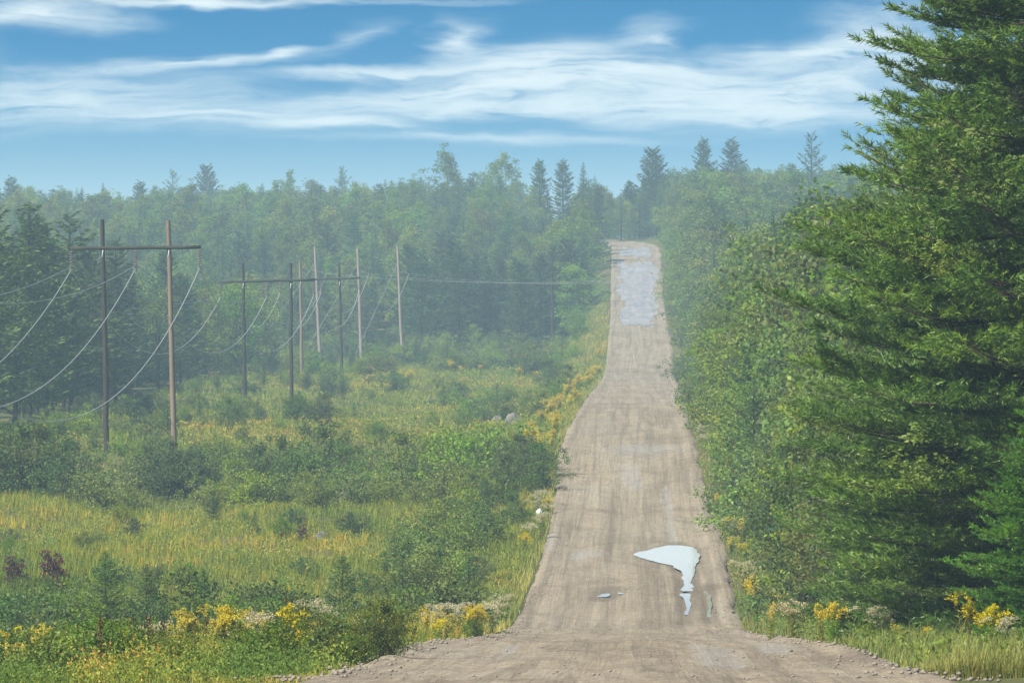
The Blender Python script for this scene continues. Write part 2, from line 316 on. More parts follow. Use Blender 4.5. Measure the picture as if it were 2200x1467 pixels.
M_PAVE, n = material('old_wet_paving')
g = n.add('ShaderNodeNewGeometry').outputs['Position']
k = n.noise(n.add('ShaderNodeMapping', {0: g, 3: (1.3, .12, 1)}).outputs[0], 1.0, 5, .65, .5); k2 = n.noise(n.add('ShaderNodeMapping', {0: g, 3: (.5, .35, 1)}).outputs[0], 1.0, 4, .6)
c = n.ramp(k, [(.3, (.20,.19,.20)), (.55, (.29,.28,.29)), (.75, (.38,.37,.385))])
finish(n, n.add('ShaderNodeBsdfPrincipled', {'Base Color': c, 'Roughness': n.math('MULTIPLY_ADD', k2, 1.1, -.12, clamp=True), 'Specular IOR Level': .5,
       'Normal': n.add('ShaderNodeBump', {'Strength': .3, 'Distance': .02, 'Height': n.noise(g, 6.0, 4, .7)}).outputs[0]}).outputs[0])
M_WATER, n = material('puddle_water')
g = n.add('ShaderNodeNewGeometry').outputs['Position']
finish(n, n.add('ShaderNodeBsdfPrincipled', {'Base Color': (.34,.33,.31, 1), 'Roughness': .04, 'IOR': 1.33, 'Specular IOR Level': .5,
       'Normal': n.add('ShaderNodeBump', {'Strength': .02, 'Distance': .004, 'Height': n.noise(g, 5.0, 2, .5)}).outputs[0]}).outputs[0])
M_MUD, n = material('wet_mud')
g = n.add('ShaderNodeNewGeometry').outputs['Position']
finish(n, n.add('ShaderNodeBsdfPrincipled', {'Base Color': n.ramp(n.noise(g, 2.0, 4), [(.3, (.17,.15,.13)), (.7, (.26,.235,.215))]), 'Roughness': n.math('MULTIPLY_ADD', n.noise(n.add('ShaderNodeMapping', {0: g, 3: (2.0, .6, 1)}).outputs[0], 1.0, 4, .7), 1.0, -.16, clamp=True), 'Specular IOR Level': .5,
       'Normal': n.add('ShaderNodeBump', {'Strength': .35, 'Distance': .02, 'Height': n.noise(g, 9.0, 4, .7)}).outputs[0]}).outputs[0])

# ------------------------------------------------------------------ terrain
def grid_mesh(name, GX, GY, GZ, mat):
    r, cc = GX.shape; idx = np.arange(r*cc).reshape(r, cc)
    F = np.stack([idx[:-1, :-1], idx[:-1, 1:], idx[1:, 1:], idx[1:, :-1]], -1).reshape(-1, 4)
    return mesh_np(name, np.stack([GX, GY, GZ], -1).reshape(-1, 3), [F], mat, smoothf=True)
xs = np.concatenate([[-2500,-1200,-600,-300,-200,-140,-100,-80], np.arange(-64,-20,2.5), np.arange(-20,20,1.0), np.arange(20,60,3), [60,80,110,160,240,400,700,1300,2500]])
ys = np.concatenate([[-250,-120,-60,-20], np.arange(0,70,8), np.arange(70,420,2.5), np.arange(420,1000,5), np.arange(1000,1400,20), [1450,1600,1900,2400,3200,4200,5500]])
GX, GY = np.meshgrid(xs, ys); GZ = ground_z(GX, GY)
xr = GX-xc(GY); sink = np.clip(np.minimum(xr+half_l(GY)-.2, half_r(GY)-.2-xr)/.5, 0, 1)*(GY < 1100); GZ = GZ-.45*sink
ground = obj('ground', grid_mesh('ground', GX, GY, GZ, M_GROUND), kind='structure', label='rolling grassy ground under the clearing and the woods')
ry = np.concatenate([np.arange(-250,70,8), np.arange(70,330,.6), np.arange(330,700,2), np.arange(700,1090,4)])
tt = np.linspace(-1, 1, 57)
RT, RY = np.meshgrid(tt, ry)
jl = .22*(fbm(RY*.16, RY*0+3, 3)-.5)*2; jr = .22*(fbm(RY*.16, RY*0+31, 3)-.5)*2
RX = np.where(RT < 0, RT*(half_l(RY)+.28+jl), RT*(half_r(RY)+.28+jr))+xc(RY)
RZ = road_z(RX, RY)-.5*np.clip((np.abs(RT)-.955)/.045, 0, 1)
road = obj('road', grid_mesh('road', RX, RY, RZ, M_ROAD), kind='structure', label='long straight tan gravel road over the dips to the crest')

WETS = [[(1050,1425,1438),(1075,1424,1440),(1100,1432,1445),(1130,1434,1446),(1168,1440,1456)], [(1185,1222,1300),(1192,1216,1312),(1200,1220,1270)], [(1150,1184,1192),(1165,1180,1190),(1182,1172,1186)], [(1387,1485,1512),(1400,1500,1530),(1428,1512,1545)], [(1390,1520,1550),(1405,1530,1575),(1432,1560,1600)], [(1382,1610,1690),(1392,1615,1705),(1404,1640,1700)], [(1388,1095,1112),(1398,1085,1102),(1408,1078,1090)], [(958,1300,1470),(966,1280,1478),(974,1310,1440)], [(1000,1335,1372),(1020,1332,1375),(1050,1345,1390)]]  # outlines of wet patches whose sky sheen is painted pale
def drape(name, outline, mat, lift, label, step=.5, dens_y=2.0, zf=road_z, **kw):
    """sheet laid on the road: outline = list of (Y, x0, x1)"""
    o = np.array(outline, float); yy = np.arange(o[0, 0], o[-1, 0]+1e-6, dens_y)
    a = pchip(o[:, 0], o[:, 1])(yy); b = pchip(o[:, 0], o[:, 2])(yy)
    jag = kw.get('jag', .06); a = a+(fbm(yy*.4, yy*0+2, 4)-.5)*3.2*jag; b = b+(fbm(yy*.4, yy*0+9, 4)-.5)*3.2*jag
    b = np.maximum(a+.01, b); m = kw.get('m', 9); t = np.linspace(0, 1, m)
    X_ = a[:, None]+(b-a)[:, None]*t[None]; Y_ = np.repeat(yy[:, None], m, 1)
    Z_ = zf(X_, Y_) if not kw.get('flat') else np.repeat(kw['flat'](yy)[:, None], m, 1)
    me = grid_mesh(name, X_, Y_, Z_+lift, mat)
    if kw.get('ragged'):
        import bmesh
        bm = bmesh.new(); bm.from_mesh(me); kill = []
        for f in bm.faces:
            c_ = f.calc_center_median(); i_ = np.searchsorted(yy, c_.y); i_ = min(i_, len(yy)-1)
            ed = min(c_.x-a[i_], b[i_]-c_.x, (c_.y-yy[0])*.08, (yy[-1]-c_.y)*.08)
            if ed < kw['ragged']*(float(fbm(np.array(c_.x*1.1+5), np.array(c_.y*.09), 4))-.32)*2: kill.append(f)
        bmesh.ops.delete(bm, geom=kill, context='FACES'); bm.to_mesh(me); bm.free()
    return obj(name, me, kind='structure', label=label)
def yd(py):   # distance along the road seen at photo row py
    d = np.linspace(76, 930, 6000); q = LY-FPX*road_p(d)/d
    return float(d[np.argmin(np.abs(q-py)+(d < 120)*0)])
def outline_px(rows): return sorted([(d, PX(a, d), PX(b, d)) for (py, a, b) in rows for d in [yd(py)]])
crown = lambda y: road_p(np.full(len(y), float(np.mean(y))))
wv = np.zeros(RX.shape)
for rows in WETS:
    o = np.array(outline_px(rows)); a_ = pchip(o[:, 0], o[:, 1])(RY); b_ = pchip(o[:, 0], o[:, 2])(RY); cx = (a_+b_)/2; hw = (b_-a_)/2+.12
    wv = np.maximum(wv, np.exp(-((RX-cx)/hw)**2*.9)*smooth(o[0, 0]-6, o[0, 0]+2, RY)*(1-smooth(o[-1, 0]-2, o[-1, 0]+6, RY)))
dv = np.zeros(RX.shape)
for rows in ([(1168,1440,1470),(1180,1385,1508),(1191,1355,1512),(1202,1385,1510),(1216,1440,1500),(1240,1462,1496),(1270,1455,1492),(1300,1466,1488),(1335,1466,1484)], [(1262,1510,1535),(1300,1516,1531),(1332,1516,1530)], [(1268,1285,1345),(1283,1275,1310)]):
    o = np.array(outline_px(rows)); a_ = pchip(o[:, 0], o[:, 1])(RY); b_ = pchip(o[:, 0], o[:, 2])(RY); cx = (a_+b_)/2; hw = (b_-a_)/2+.22
    dv = np.maximum(dv, np.exp(-(np.abs(RX-cx)/hw)**3*.8)*smooth(o[0, 0]-5, o[0, 0], RY)*(1-smooth(o[-1, 0], o[-1, 0]+5, RY)))
da = road.data.attributes.new('damp', 'FLOAT', 'POINT'); da.data.foreach_set('value', dv.ravel().astype(np.float32))
wa = road.data.attributes.new('wet', 'FLOAT', 'POINT'); wa.data.foreach_set('value', wv.ravel().astype(np.float32))  # mask for the painted pale sheen and the smoother wet surface
drape('puddle', outline_px([(1171,1438,1462),(1176,1415,1490),(1184,1385,1502),(1191,1362,1505),(1196,1368,1505),(1202,1395,1503),(1210,1425,1500),(1216,1448,1494),(1224,1455,1490),(1236,1468,1490),(1250,1467,1489),(1262,1466,1488),(1270,1468,1487)]),
      M_WATER, .002, 'large white sky-reflecting puddle on the right half of the gravel road', flat=crown, jag=.11, dens_y=.25)
drape('puddle', outline_px([(1272,1462,1487),(1277,1457,1486),(1283,1470,1485),(1300,1473,1482),(1318,1473,1478)]), M_WATER, -.014, 'thin tail of water in the wheel rut below the big puddle', flat=crown, jag=.06, dens_y=.5)
drape('puddle', outline_px([(1263,1514,1530),(1272,1514,1532),(1280,1519,1530),(1305,1521,1527),(1330,1521,1526)]), M_WATER, -.014, 'narrow water-filled rut right of the big puddle', flat=crown, jag=.05, dens_y=.5)
drape('puddle', outline_px([(1273,1294,1312),(1277,1285,1314),(1281,1280,1305)]), M_WATER, -.022, 'small bright puddle in the middle of the gravel road', flat=crown, jag=.08, dens_y=.5)
drape('puddle', outline_px([(1271,1326,1342),(1275,1328,1341)]), M_WATER, -.022, 'tiny puddle just right of the small middle puddle', flat=crown, jag=.05, dens_y=.5)
drape('old_pavement', [(700, -2.6, 2.8), (720, -2.7, 2.9), (760, -3.0, 3.0), (800, -3.1, 3.15), (850, -3.1, 3.1), (866, -3.0, 2.9)], M_PAVE, .03, 'long pale grey wet pavement section on the far rise', jag=.16, dens_y=.8, m=44, ragged=1.7)
drape('old_pavement', [(872, -3.0, 1.9), (880, -3.1, 2.2), (900, -2.6, 2.5), (914, -2.4, 1.9)], M_PAVE, .03, 'short pale grey pavement section near the crest', jag=.3, dens_y=.8, m=44, ragged=1.5)

# loose stones: windrows along both edges and scattered pebbles
rs = np.random.default_rng(3)
ico = np.array([[0,0,1],[.9,0,.2],[.25,.85,.25],[-.75,.5,.2],[-.7,-.55,.25],[.3,-.85,.2],[0,0,-.6]]); icf = np.array([[0,1,2],[0,2,3],[0,3,4],[0,4,5],[0,5,1],[6,2,1],[6,3,2],[6,4,3],[6,5,4],[6,1,5]])
def stones(n, side):
    d = 76+(330-76)*rs.random(n)**1.5
    if side == 0: x = rs.uniform(-4.1, 3.6, n)
    else: x = np.where(rs.random(n) < .5, -half_l(d)+rs.normal(.1, .45, n), half_r(d)+rs.normal(-.1, .45, n))
    s = (.008+.028*rs.random(n)**5) if side == 0 else (.008+.05*rs.random(n)**5)
    z = np.maximum(road_z(x, d), ground_z(x, d)-.3*(side == 0))+s*.15
    ang = rs.random(n)*6.28; ca, sa = np.cos(ang), np.sin(ang)
    B = ico[None]*(1+.35*rs.normal(size=(n, 7, 3))*.5)*np.stack([s*1.2, s, s*.75], 1)[:, None]
    V = np.stack([B[..., 0]*ca[:, None]-B[..., 1]*sa[:, None]+x[:, None], B[..., 0]*sa[:, None]+B[..., 1]*ca[:, None]+d[:, None], B[..., 2]+z[:, None]], -1).reshape(-1, 3)
    return V, (icf[None]+7*np.arange(n)[:, None, None]).reshape(-1, 3)
sp = Soup(); sp.add(*stones(5200, 1), 0); sp.add(*stones(2600, 0), 0)
obj('gravel', sp.mesh('gravel', M_PEBBLE), kind='stuff', label='loose gravel stones along the road edges and on its surface')

# ------------------------------------------------------------------ power line
def pole_line(top, bot, r0, r1, n=7):
    t = np.linspace(0, 1, n)[:, None]; a = np.array(bot); b = np.array(top)
    pts = a+(b-a)*t; pts[1:-1] += RNG.normal(0, .02, (n-2, 3))*[1, 1, 0]
    return pts, np.linspace(r0, r1, n)
def soup_mesh(name, lines, sides, mat, sm=False):
    V, F = tubes(lines, sides); s = Soup(); [s.add(V, f, 0) for f in F]; return s.mesh(name, mat, sm)
INS = soup_mesh('insulator', [(np.array([[0, 0, 0], [0, 0, -1.22]]), .025), (np.array([[-.14, 0, -1.22], [.14, 0, -1.22]]), .045)], 6, M_STEEL)
DISC = soup_mesh('disc', [(np.array([[0, 0, .05], [0, 0, .035], [0, 0, -.015], [0, 0, -.03]]), [.05, .15, .16, .05])], 10, M_PORC)
attach = {}
def frame(key, d, poles, arm, ins, label, group='two-pole wooden frames carrying the power line'):
    """poles: (px top, py top, px base, py base, radius, material); arm: (px0, py0, px1, py1); ins: px list"""
    bx = np.mean([PX(p[2], d) for p in poles]); root = bpy.data.objects.new('power_line_frame', None); COL.objects.link(root)
    root.location = (bx, d, float(ground_z(bx, d))); set_kind(root, None, label, 'utility pole', group); o = np.array(root.location)
    for (tx, ty, px, py, r, m) in poles:
        b = np.array(P(px, py, d)); b[2] = ground_z(b[0], d)-.6; t = np.array(P(tx, ty, d))
        V, F = tubes([pole_line(t-o, b-o, r, r*.72)], 10); s = Soup(); [s.add(V, f, 0) for f in F]
        pm = obj('pole', s.mesh('pole', m, True), root)
        tt_ = (np.array(P(0, arm[1], d))[2]-b[2])/(t[2]-b[2]); c = b+(t-b)*tt_-o
        V, F = tubes([(np.array([c+[-.02, -.28, -.12], c+[.02, -.28, -.12], c+[0, -.3, -.55]]), .05)], 6); s = Soup(); [s.add(V, f, 0) for f in F]
        obj('arm_brace', s.mesh('arm_brace', M_STEEL), root)
    a0 = np.array(P(arm[0], arm[1], d))-o; a1 = np.array(P(arm[2], arm[3], d))-o
    h = .115; y0 = -.31; y1 = -.12; n = 9; V = []
    for k in range(n):
        q = a0+(a1-a0)*k/(n-1); q = q+[0, 0, .012*math.sin(k*1.7)]
        V += [q+[0, y0, h], q+[0, y1, h], q+[0, y1, -h], q+[0, y0, -h]]
    F = []
    for k in range(n-1):
        for j in range(4): F.append([4*k+j, 4*k+(j+1) % 4, 4*k+4+(j+1) % 4, 4*k+4+j])
    F += [[0, 3, 2, 1], [4*n-4, 4*n-3, 4*n-2, 4*n-1]]
    obj('crossarm', mesh_np('crossarm', np.array(V), [np.array(F)], M_ARM), root)
    at = []
    for px in ins:
        t = (px-arm[0])/(arm[2]-arm[0]); q = a0+(a1-a0)*t+[0, (y0+y1)/2, -h+.02]
        io = obj('insulator', INS, root); io.location = q
        for k in range(7): dk = obj('disc', DISC, io); dk.location = (0, 0, -1.22*(.12+.8*k/6))
        at.append(o+q+[0, 0, -1.24])
    attach[key] = at
    return root
frame('A', 363, [(218,472,228,978,.19,M_DWOOD), (360,474,374,948,.19,M_BWOOD)], (149,534,431,531), (152,290,428), 'nearest two-pole wooden frame, one black pole and one brown')
frame('B', 500, [(521,566,527,908,.18,M_DWOOD), (624,565,626,906,.18,M_DWOOD)], (471,606,676,601), (473,573,674), 'second two-pole wooden frame, both poles black, behind the nearest frame')
frame('C', 620, [(644,560,648,786,.19,M_BWOOD), (728,566,735,795,.18,M_DWOOD)], (599,603,774,597), (601,690,772), 'third two-pole wooden frame, brown left pole and black right pole')
def sag_line(a, b, sag, r, name, mat, label, group):
    t = np.linspace(0, 1, 40)[:, None]; a = np.array(a); b = np.array(b); pts = a+(b-a)*t; pts[:, 2] -= (4*sag*t*(1-t))[:, 0]
    V, F = tubes([(pts-a, r)], 5); s = Soup(); [s.add(V, f, 0) for f in F]
    o = obj(name, s.mesh(name, mat, True)); o.location = a; return set_kind(o, None, label, 'cable', group)
side = ('left', 'middle', 'right')
D0 = 214                              # the frame nearer to the viewer stands out of the picture on the left
for k in range(3):
    A = attach['A'][k]; z0 = A.copy(); z0[0] = -38.2+4.15*k; z0[1] = D0; z0[2] = -.9
    sag_line(A, z0, 7.4+.5*(k == 2), .025, 'power_cable', M_WIRE, f'{side[k]} bright cable sagging toward the viewer from the nearest frame', 'power cables of the line')
    Bq = attach['B'][k]; sag_line(A, Bq, 5.2, .025, 'power_cable', M_WIRE, f'{side[k]} cable sagging between the nearest and the second frame', 'power cables of the line')
    Cq = attach['C'][k]; sag_line(Bq, Cq, 3.4, .025, 'power_cable', M_WIRE, f'{side[k]} cable sagging between the second and the third frame', 'power cables of the line')
    if k < 2:
        sag_line(Bq+[0, 0, .25], A+[0, 0, .25], 1.55, .022, 'slack_cable', M_THIN, f'{side[k]} thin slack line between nearest and second frame', 'thin slack lines')
        z1 = z0.copy(); z1[2] = .7; sag_line(A+[0, 0, .2], z1, 2.9, .022, 'slack_cable', M_THIN, f'{side[k]} thin dull line running left from the nearest frame', 'thin slack lines')
# the line turns at three guyed poles and crosses the road
SPOT = [(676,530,688,776,'left'), (768,533,777,793,'middle'), (854,529,865,803,'right')]
for k, (tx, ty, px, py, sd_) in enumerate(SPOT):
    d = 745-4*k; b = np.array(P(px, py, d)); t = np.array(P(tx, ty, d)); b[2] = ground_z(b[0], d)-.5
    root = bpy.data.objects.new('utility_pole', None); COL.objects.link(root); root.location = (b[0], d, b[2]+.5); o = np.array(root.location)
    set_kind(root, None, f'{sd_} one of the three tall grey guyed poles before the wood', 'utility pole', 'three guyed poles where the line turns')
    V, F = tubes([pole_line(t-o, b-o, .24, .17)], 10); s = Soup(); [s.add(V, f, 0) for f in F]; obj('pole', s.mesh('pole', M_GWOOD, True), root)
    tip = np.array(P(tx+24, 588, d))-o; base = np.array(P(tx+2, 583, d))-o
    V, F = tubes([(np.array([base, base+(tip-base)*.5, tip]), [.06, .09, .07])], 8); s = Soup(); [s.add(V, f, 0) for f in F]; obj('insulator', s.mesh('insulator', M_PORC), root)
    gb = np.array([b[0]-(9.5-1.5*k), d-6, 0]); gb[2] = ground_z(gb[0], gb[1])
    V, F = tubes([(np.array([np.array(P(tx, 566, d))-o, gb-o]), .022)], 5); s = Soup(); [s.add(V, f, 0) for f in F]; obj('guy_wire', s.mesh('guy_wire', M_THIN), root)
    tipw = tip+o
    sag_line(tipw, attach['C'][k], 3.6, .025, 'power_cable', M_WIRE, f'{side[k]} cable from the third frame to the guyed poles', 'power cables of the line')
    far_ = np.array([21.0+1.5*k, 735+6*k, -3.7+.5*k])
    sag_line(tipw, far_, 1.9+.3*k, .013, 'power_cable', M_THIN, f'{("upper", "centre", "lower")[k]} cable crossing the road toward the right wood', 'cables crossing the road')
def lone_pole(px, py0, py1, d, r, mat, label, name='utility_pole', cat='utility pole'):
    b = np.array(P(px+2, py1, d)); t = np.array(P(px, py0, d)); b[2] = ground_z(b[0], d)-.4
    V, F = tubes([pole_line(t-b, b*0, r, r*.7)], 9); s = Soup(); [s.add(V, f, 0) for f in F]
    arm = np.array([[-.9, -.15, t[2]-b[2]-1.2], [.9, -.15, t[2]-b[2]-1.2]])
    root = bpy.data.objects.new(name, None); COL.objects.link(root); root.location = b; set_kind(root, None, label, cat)
    obj('pole', s.mesh('pole', mat, True), root)
    V, F = tubes([(arm, .07)], 6); s = Soup(); [s.add(V, f, 0) for f in F]; obj('crossarm', s.mesh('crossarm', M_ARM), root)
lone_pole(1186, 592, 742, 752, .2, M_DWOOD, 'single dark pole at the wood edge left of the road')

# ------------------------------------------------------------------ plant builders (each returns a list of (part name, mesh))
def rot2(v, a):
    c, s = np.cos(a), np.sin(a); return np.stack([v[..., 0]*c-v[..., 1]*s, v[..., 0]*s+v[..., 1]*c, v[..., 2]], -1)
def big_pine(seed, H=20., Rmax=6.2, hmax=6.5, nper=15, low=.9):
    """white pine close to the viewer: whorled limbs, side branches, twigs and needle bundles"""
    r = np.random.default_rng(seed); limbs = []; tw0 = []; twd = []; twl = []; twt = []
    trunk_pts = np.stack([.12*np.sin(np.linspace(0, 5, 24)+seed), .12*np.cos(np.linspace(0, 4, 24)), np.linspace(-.4, H, 24)], 1)
    h = low
    while h < H-.4:
        R = Rmax*(.78+.22*min(1, h/hmax)) if h < hmax else Rmax*(max(0, (H-h)/(H-hmax)))**.92
        f = h/H; nb = 6+int(r.random() < .5)
        a0 = r.random()*6.28
        for k in range(nb):
            L = max(.35, R*r.uniform(.74, 1.03)); az_ = a0+k*6.283/nb+r.normal(0, .22); hh = h+r.normal(0, .12)
            pitch = math.radians(-7+22*f**1.6)+r.normal(0, .07); up = .05+.13*r.random()+.06*f; limb_t = r.normal(0, .12)
            t = np.linspace(0, 1, 6); rad = L*t*math.cos(pitch); zz_ = L*t*math.sin(pitch)-.10*L*np.sin(t*2.2)+up*L*t**2.4
            bend = r.normal(0, .10)*t**2*L
            loc = np.stack([rad, bend, zz_], 1); pts = rot2(loc, az_)+[0, 0, hh]
            limbs.append((pts, np.linspace(.014+.009*L, .006, 6)))
            tang = np.gradient(pts, axis=0); tang = unit(tang)
            ns = max(6, int(L*8.5)); ts = np.sort(r.uniform(.10, 1.0, ns)); ts[-1] = 1.0
            for j, tq in enumerate(ts):
                p = np.array([np.interp(tq, t, pts[:, i]) for i in range(3)]); tg = np.array([np.interp(tq, t, tang[:, i]) for i in range(3)])
                sd_ = (1 if j % 2 else -1)*(0 if tq == 1 else 1)
                ang = sd_*r.uniform(.65, 1.15); dr = rot2(tg, ang); dr[2] = dr[2]*.6+r.uniform(-.05, .16); dr = unit(dr)
                l2 = max(.32, (.44*L*(1-tq)**.7+.32)*r.uniform(.6, 1.1))
                m = 6; s_ = np.linspace(0, 1, m)[:, None]; q = p+dr*l2*s_+np.array([0, 0, 1.])*(.16*l2)*s_**2
                if l2 > .45: limbs.append((q[[0, 2, 5]], np.array([.012, .009, .004])))
                nt = max(4, int(l2*11)); u = r.uniform(.12, 1, nt); u[0] = 1.0
                for uu in u:
                    b = p+dr*l2*uu+np.array([0, 0, .16*l2*uu*uu]); a2 = r.uniform(-.95, .95)*(uu < 1)
                    d2 = rot2(dr, a2); d2[2] += r.uniform(-.06, .36); tw0.append(b); twd.append(unit(d2)); twl.append(r.uniform(.14, .30)); twt.append(r.normal(0, .10)+.08+limb_t)
        h += r.uniform(.50, .72)
    tw0 = np.array(tw0); twd = np.array(twd); twl = np.array(twl); twt = np.array(twt); n = len(tw0)
    u = np.tile(np.linspace(.15, 1.0, nper), n)+r.normal(0, .05, n*nper); i = np.repeat(np.arange(n), nper)
    C = tw0[i]+twd[i]*(twl[i]*u)[:, None]
    perp = unit(np.cross(twd[i], r.normal(size=(n*nper, 3)))); A = twd[i]*r.uniform(.45, 1.1, (n*nper, 1))+perp*r.uniform(.35, .9, (n*nper, 1))
    V, F = needle_tris(C, A, r.uniform(.10, .19, n*nper), np.full(n*nper, .028), r)
    s = Soup(); s.add(V, F, np.repeat(np.clip(.34+twt[i]+r.normal(0, .16, n*nper), 0, 1), 3))
    V1, F1 = tubes([(trunk_pts, np.linspace(.27, .03, 24))], 10); V2, F2 = tubes(limbs, 3)
    st = Soup(); [st.add(V1, f, 0) for f in F1]; sl = Soup(); [sl.add(V2, f, 0) for f in F2]
    return [('trunk', st.mesh('trunk', M_BARK, True)), ('branches', sl.mesh('branches', M_BARK, True)), ('crown', s.mesh('pine_crown', M_PINE))]
def conifer(seed, H, R, spacing, nb, droop, up, fill, card, mat=M_CON, power=.9, low=.06, ragged=.2, width=.16, gap=.0):
    """spruce, fir, pine or larch seen from afar: whorled limbs with flat sprays"""
    r = np.random.default_rng(seed); C = []; A = []; S = []; T = []; limbs = []
    h = H*low+.1
    while h < H*.985:
        f = h/H; Rr = R*max(.03, (1-f))**power*(min(1, .55+f*3.0)); a0 = r.random()*6.28
        lay = r.normal(0, .09)
        for k in range(nb):
            if r.random() < gap: continue
            L = Rr*r.uniform(1-ragged*1.6, 1+ragged); az_ = a0+k*6.283/nb+r.normal(0, .2); hh = h+r.normal(0, spacing*.25)
            ca, sa = math.cos(az_), math.sin(az_)
            m = max(3, int(fill*L)+2); t = r.uniform(.08, 1, m)**.8; t[0] = 1
            z = hh+L*(math.sin(droop+.9*f)*t+up*t**2.2)
            lat = r.normal(0, 1, m)*.24*L*(1-t*.75)
            C.append(np.stack([L*t*ca-lat*sa, L*t*sa+lat*ca, z+r.normal(0, .05*spacing+.02, m)], 1))
            sgn = np.sign(lat)*r.uniform(.3, 1.1, m)
            A.append(np.stack([ca-sgn*sa, sa+sgn*ca, r.uniform(-.22, .42, m)+up], 1)); S.append(card*r.uniform(.6, 1.25, m)*(.6+.4*min(1, L/1.2))); T.append(np.full(m, .45+lay+r.normal(0, .08))+r.normal(0, .14, m))
            q = np.array([[0, 0, hh], [L*.5*ca, L*.5*sa, hh+L*(math.sin(droop+.9*f)*.5+up*.22)], [L*.95*ca, L*.95*sa, hh+L*(math.sin(droop+.9*f)*.95+up*.9)]])
            if L > .5: limbs.append((q, [.012+.01*L, .012+.005*L, .006]))
        h += spacing*r.uniform(.75, 1.2)*(.7+.5*(1-f))
    m = 10; C.append(np.stack([r.normal(0, .03, m), r.normal(0, .03, m), np.linspace(H*.93, H*1.0, m)], 1)); A.append(np.stack([r.normal(0, .4, m), r.normal(0, .4, m), np.full(m, .8)], 1)); S.append(np.full(m, card*.7)); T.append(np.full(m, .6))
    C = np.concatenate(C); A = np.concatenate(A); S = np.concatenate(S); T = np.clip(np.concatenate(T), 0, 1)
    V, F = leaf_quads(C-unit(A)*S[:, None]*.35, A, S, S*width*r.uniform(.6, 1.4, len(S)), r, .3)
    s = Soup(); s.add(V, F, np.repeat(T, 4))
    V1, F1 = tubes([(np.array([[0, 0, -.3], [.02*H*.2, 0, H*.4], [0, .01*H, H*.8], [0, 0, H*.99]]), [.013*H+.008, .010*H+.005, .005*H+.003, .003])], 7)
    st = Soup(); [st.add(V1, f, 0) for f in F1]
    if limbs: V2, F2 = tubes(limbs, 3); [st.add(V2, f, 0) for f in F2]
    return [('trunk', st.mesh('trunk', M_BARK, True)), ('crown', s.mesh('crown', mat))]
def broadleaf(seed, H, R, nl=16, nclump=90, per=60, leaf=.16, cr=.55, base=.22, mat=M_BROAD, shape=1.0, stems=1, bark=M_BARK, top=.5):
    """limbs, twigs and leaf clumps; shape <1 narrows the crown, top = height of the widest part"""
    r = np.random.default_rng(seed); limbs = []; ends = []
    lean = r.normal(0, .03*H, 2)
    tp = lambda f: np.array([lean[0]*f*f, lean[1]*f*f, H*f])
    fs = np.linspace(0, .93, 8); trunk = (np.array([tp(f)-[0, 0, .3*(f == 0)] for f in fs]), np.linspace(.014*H+.03, .012, 8))
    for i in range(nl):
        f = base+(.94-base)*(i+r.random())/nl; p = tp(f*.92) if stems == 1 else np.array([r.normal(0, .12), r.normal(0, .12), 0])
        g_ = (f-base)/(1-base); prof = (math.sin(math.pi*min(1, (g_*.5/top if g_ < top else .5+.5*(g_-top)/(1-top))*.86+.12)))**.8
        L = R*prof*r.uniform(.6, 1.15); az_ = i*2.4+r.normal(0, .5)
        e = np.array([math.cos(az_)*L, math.sin(az_)*L, f*H+L*.25*shape+r.normal(0, .04*H)]); e[:2] += tp(f)[:2]
        mid_ = p*.5+e*.5+[0, 0, -.06*L+.1]
        limbs.append((np.array([p, mid_, e]), [.02+.006*H*(1-f), .015+.003*H*(1-f), .008]))
        ends.append((p, mid_, e, L))
    C0 = []; per_l = max(2, nclump//nl)
    for (p, m_, e, L) in ends:
        for k in range(per_l):
            t = r.uniform(.35, 1.05); q = m_+(e-m_)*(t-.5)*2 if t > .5 else p+(m_-p)*t*2
            q = q+r.normal(0, .20*L+.15, 3)*[1, 1, .8]; C0.append(q)
            if k % 3 == 0: limbs.append((np.array([m_+(e-m_)*.4, q]), [.012, .004]))
    for k in range(max(3, nclump//12)): C0.append(tp(.9+.12*r.random())+r.normal(0, .06*R+.1, 3))
    C0 = np.array(C0); C0[:, 2] = np.maximum(C0[:, 2], .12*H*(stems == 1)+.12); n = len(C0); sz = cr*r.uniform(.55, 1.3, n); ct = r.normal(0, .13, n)
    i = np.repeat(np.arange(n), per); rr = r.normal(size=(n*per, 3)); rr = unit(rr)*r.random((n*per, 1))**.45
    C = C0[i]+rr*sz[i][:, None]*[1, 1, .72]; C[:, 2] = np.maximum(C[:, 2], .03)
    A = rr*.7+r.normal(size=(n*per, 3))*.6+[0, 0, -.15]
    S = leaf*r.uniform(.6, 1.3, n*per)
    V, F = leaf_quads(C, A, S, S*r.uniform(.55, .85, n*per), r)
    s = Soup(); s.add(V, F, np.repeat(np.clip(.42+ct[i]+r.normal(0, .16, n*per), 0, 1), 4))
    V2, F2 = tubes(([trunk] if stems == 1 else [])+limbs, 5); st = Soup(); [st.add(V2, f, 0) for f in F2]
    return [('trunk' if stems == 1 else 'stems', st.mesh('trunk', bark, True)), ('crown' if stems == 1 else 'foliage', s.mesh('foliage', mat))]
